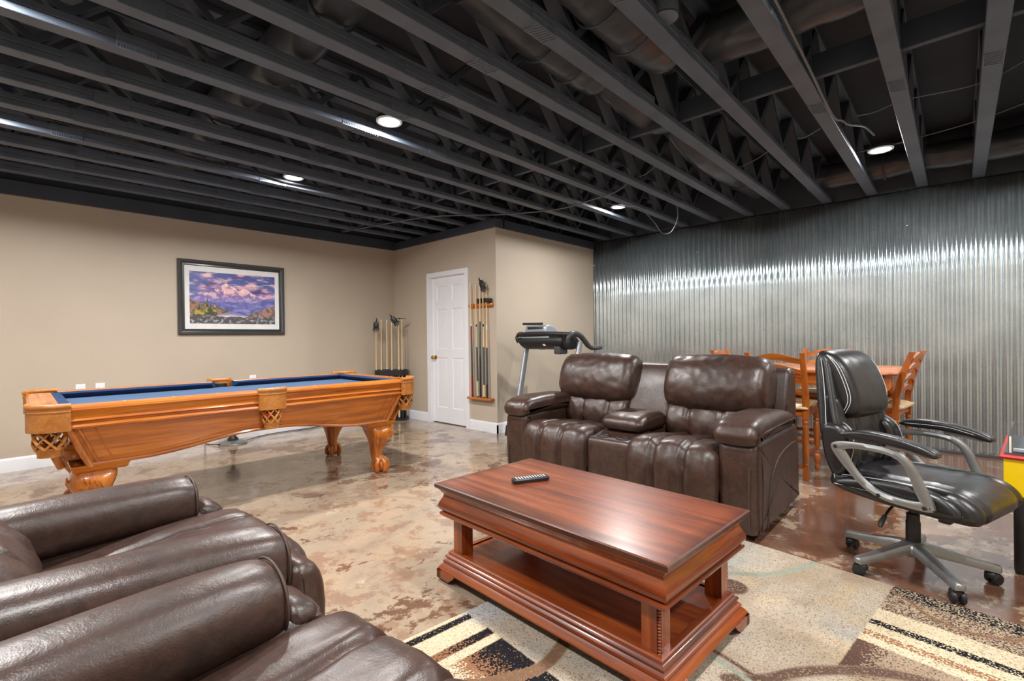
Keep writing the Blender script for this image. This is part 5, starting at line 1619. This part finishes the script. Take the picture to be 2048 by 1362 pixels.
obj('motor_hood', G().loft([[(x, y_, z) for x, z in ((-0.42, 0.06), (-0.40, 0.17), (-0.30, 0.235), (-0.14, 0.245), (-0.05, 0.20), (-0.05, 0.06))] for y_ in (-0.36, -0.34, 0.34, 0.36)]), M['black_plastic'], tm, 40)
# console: sloping tray between the uprights, hood with display, handle bars
tray = [(-0.20, 1.13), (-0.17, 1.20), (-0.06, 1.235), (0.07, 1.215), (0.17, 1.12), (0.16, 1.08), (0.06, 1.045), (-0.08, 1.05), (-0.15, 1.08)]
obj('console', upholster(G(), tray, -0.30, 0.34, 0.03, 6, (), 0, 4, 1), M['black_plastic'], tm, 50)
hood = [(-0.14, 1.20), (-0.15, 1.30), (-0.11, 1.33), (0.0, 1.315), (0.10, 1.245), (0.12, 1.20), (0.0, 1.19)]
hd_ = obj('display_hood', upholster(G(), hood, -0.05, 0.27, 0.025, 6, (), 0, 4, 2), M['grey_metal'], tm, 50)
obj('display_back', G().box((-0.148, 0.11, 1.265), (0.012, 0.24, 0.085), 0.006, 2), M['black_plastic'], hd_)
obj('tablet_ledge', G().tube([(-0.155, 0.00, 1.34), (-0.155, 0.29, 1.345)], 0.014, 10), M['black_plastic'], hd_)
obj('sticker', G().box((-0.186, -0.05, 1.098), (0.004, 0.034, 0.026), 0, 1, Matrix.Rotation(-0.75, 3, 'Y')), M['white'], tm)
obj('under_box', G().box((-0.08, -0.20, 1.07), (0.15, 0.09, 0.15), 0.015, 2), M['grey_plastic'], tm)
obj('cross_bar', G().tube([(-0.17, 0.36, 1.185), (-0.19, 0.2, 1.185), (-0.19, -0.12, 1.185)], 0.010, 8), M['grey_metal'], tm)
for s in (-1, 1):
    pts = spline([(-0.16, s * 0.36, 1.13), (-0.17, s * 0.375, 1.185), (-0.10, s * 0.385, 1.225), (0.02, s * 0.388, 1.205), (0.11, s * 0.390, 1.145), (0.18, s * 0.390, 1.090), (0.25, s * 0.388, 1.062), (0.34, s * 0.386, 1.056), (0.45, s * 0.385, 1.062)], 5)
    obj('handle_bar', G().tube(pts, [0.024] * 8 + [0.031] * 18 + [0.027] * (len(pts) - 26), 12), M['grey_plastic'] if s < 0 else M['black_plastic'], tm, 60)
obj('front_rim', G().tube(spline([(-0.15, -0.38, 1.215), (-0.20, -0.2, 1.225), (-0.205, 0.0, 1.228), (-0.20, 0.2, 1.225), (-0.15, 0.38, 1.215)], 5), 0.024, 10), M['black_plastic'], tm, 60)

# ================================================================== yellow game table at the right edge
gt = thing('game_table', 'low yellow game table with red edge and clear hood', 'game table', (3.655, -0.628, 0.005), math.radians(-5))
GX, GY = 0.32, 0.455
obj('body', G().rect_loft([(-0.012, 0.375), (-0.012, 0.555)], GX, GY, True, True), M['yellow'], gt, 30)
obj('edge', G().rect_loft([(-0.012, 0.553), (0.0, 0.556), (0.004, 0.564), (0.0, 0.574), (-0.02, 0.576)], GX, GY, False, False), M['red'], gt, 30, label='red table edge')
obj('play_field', G().box((0, 0, 0.578), (2 * GX - 0.03, 2 * GY - 0.03, 0.010)), M['grey_plastic'], gt)
hood_ = G()
for cx_, cy_, sx_, sy_ in ((-GX + 0.03, 0, 0.004, 2 * GY - 0.06), (GX - 0.03, 0, 0.004, 2 * GY - 0.06), (0, GY - 0.03, 2 * GX - 0.06, 0.004), (0, -GY + 0.03, 2 * GX - 0.06, 0.004)):
    hood_.box((cx_, cy_, 0.62), (sx_, sy_, 0.085))
obj('clear_hood', hood_, M['acrylic'], gt)
obj('score_strip', G().box((-GX + 0.06, 0.10, 0.595), (0.03, 0.62, 0.012)), M['white'], gt)
for q in range(3):
    obj('hood_corner', G().box((-GX + 0.03, GY - 0.035 - q * 0.12, 0.62), (0.008, 0.008, 0.085)), M['ivory'], gt)
for sx in (-1, 1):
    for sy in (-1, 1):
        obj('leg', G().loft([superell(sx * (GX - 0.045), sy * (GY - 0.075), z, r_, r_, 4, 14) for z, r_ in ((-0.005, 0.026), (0.01, 0.030), (0.38, 0.032))]), M['black_plastic'], gt, 40)
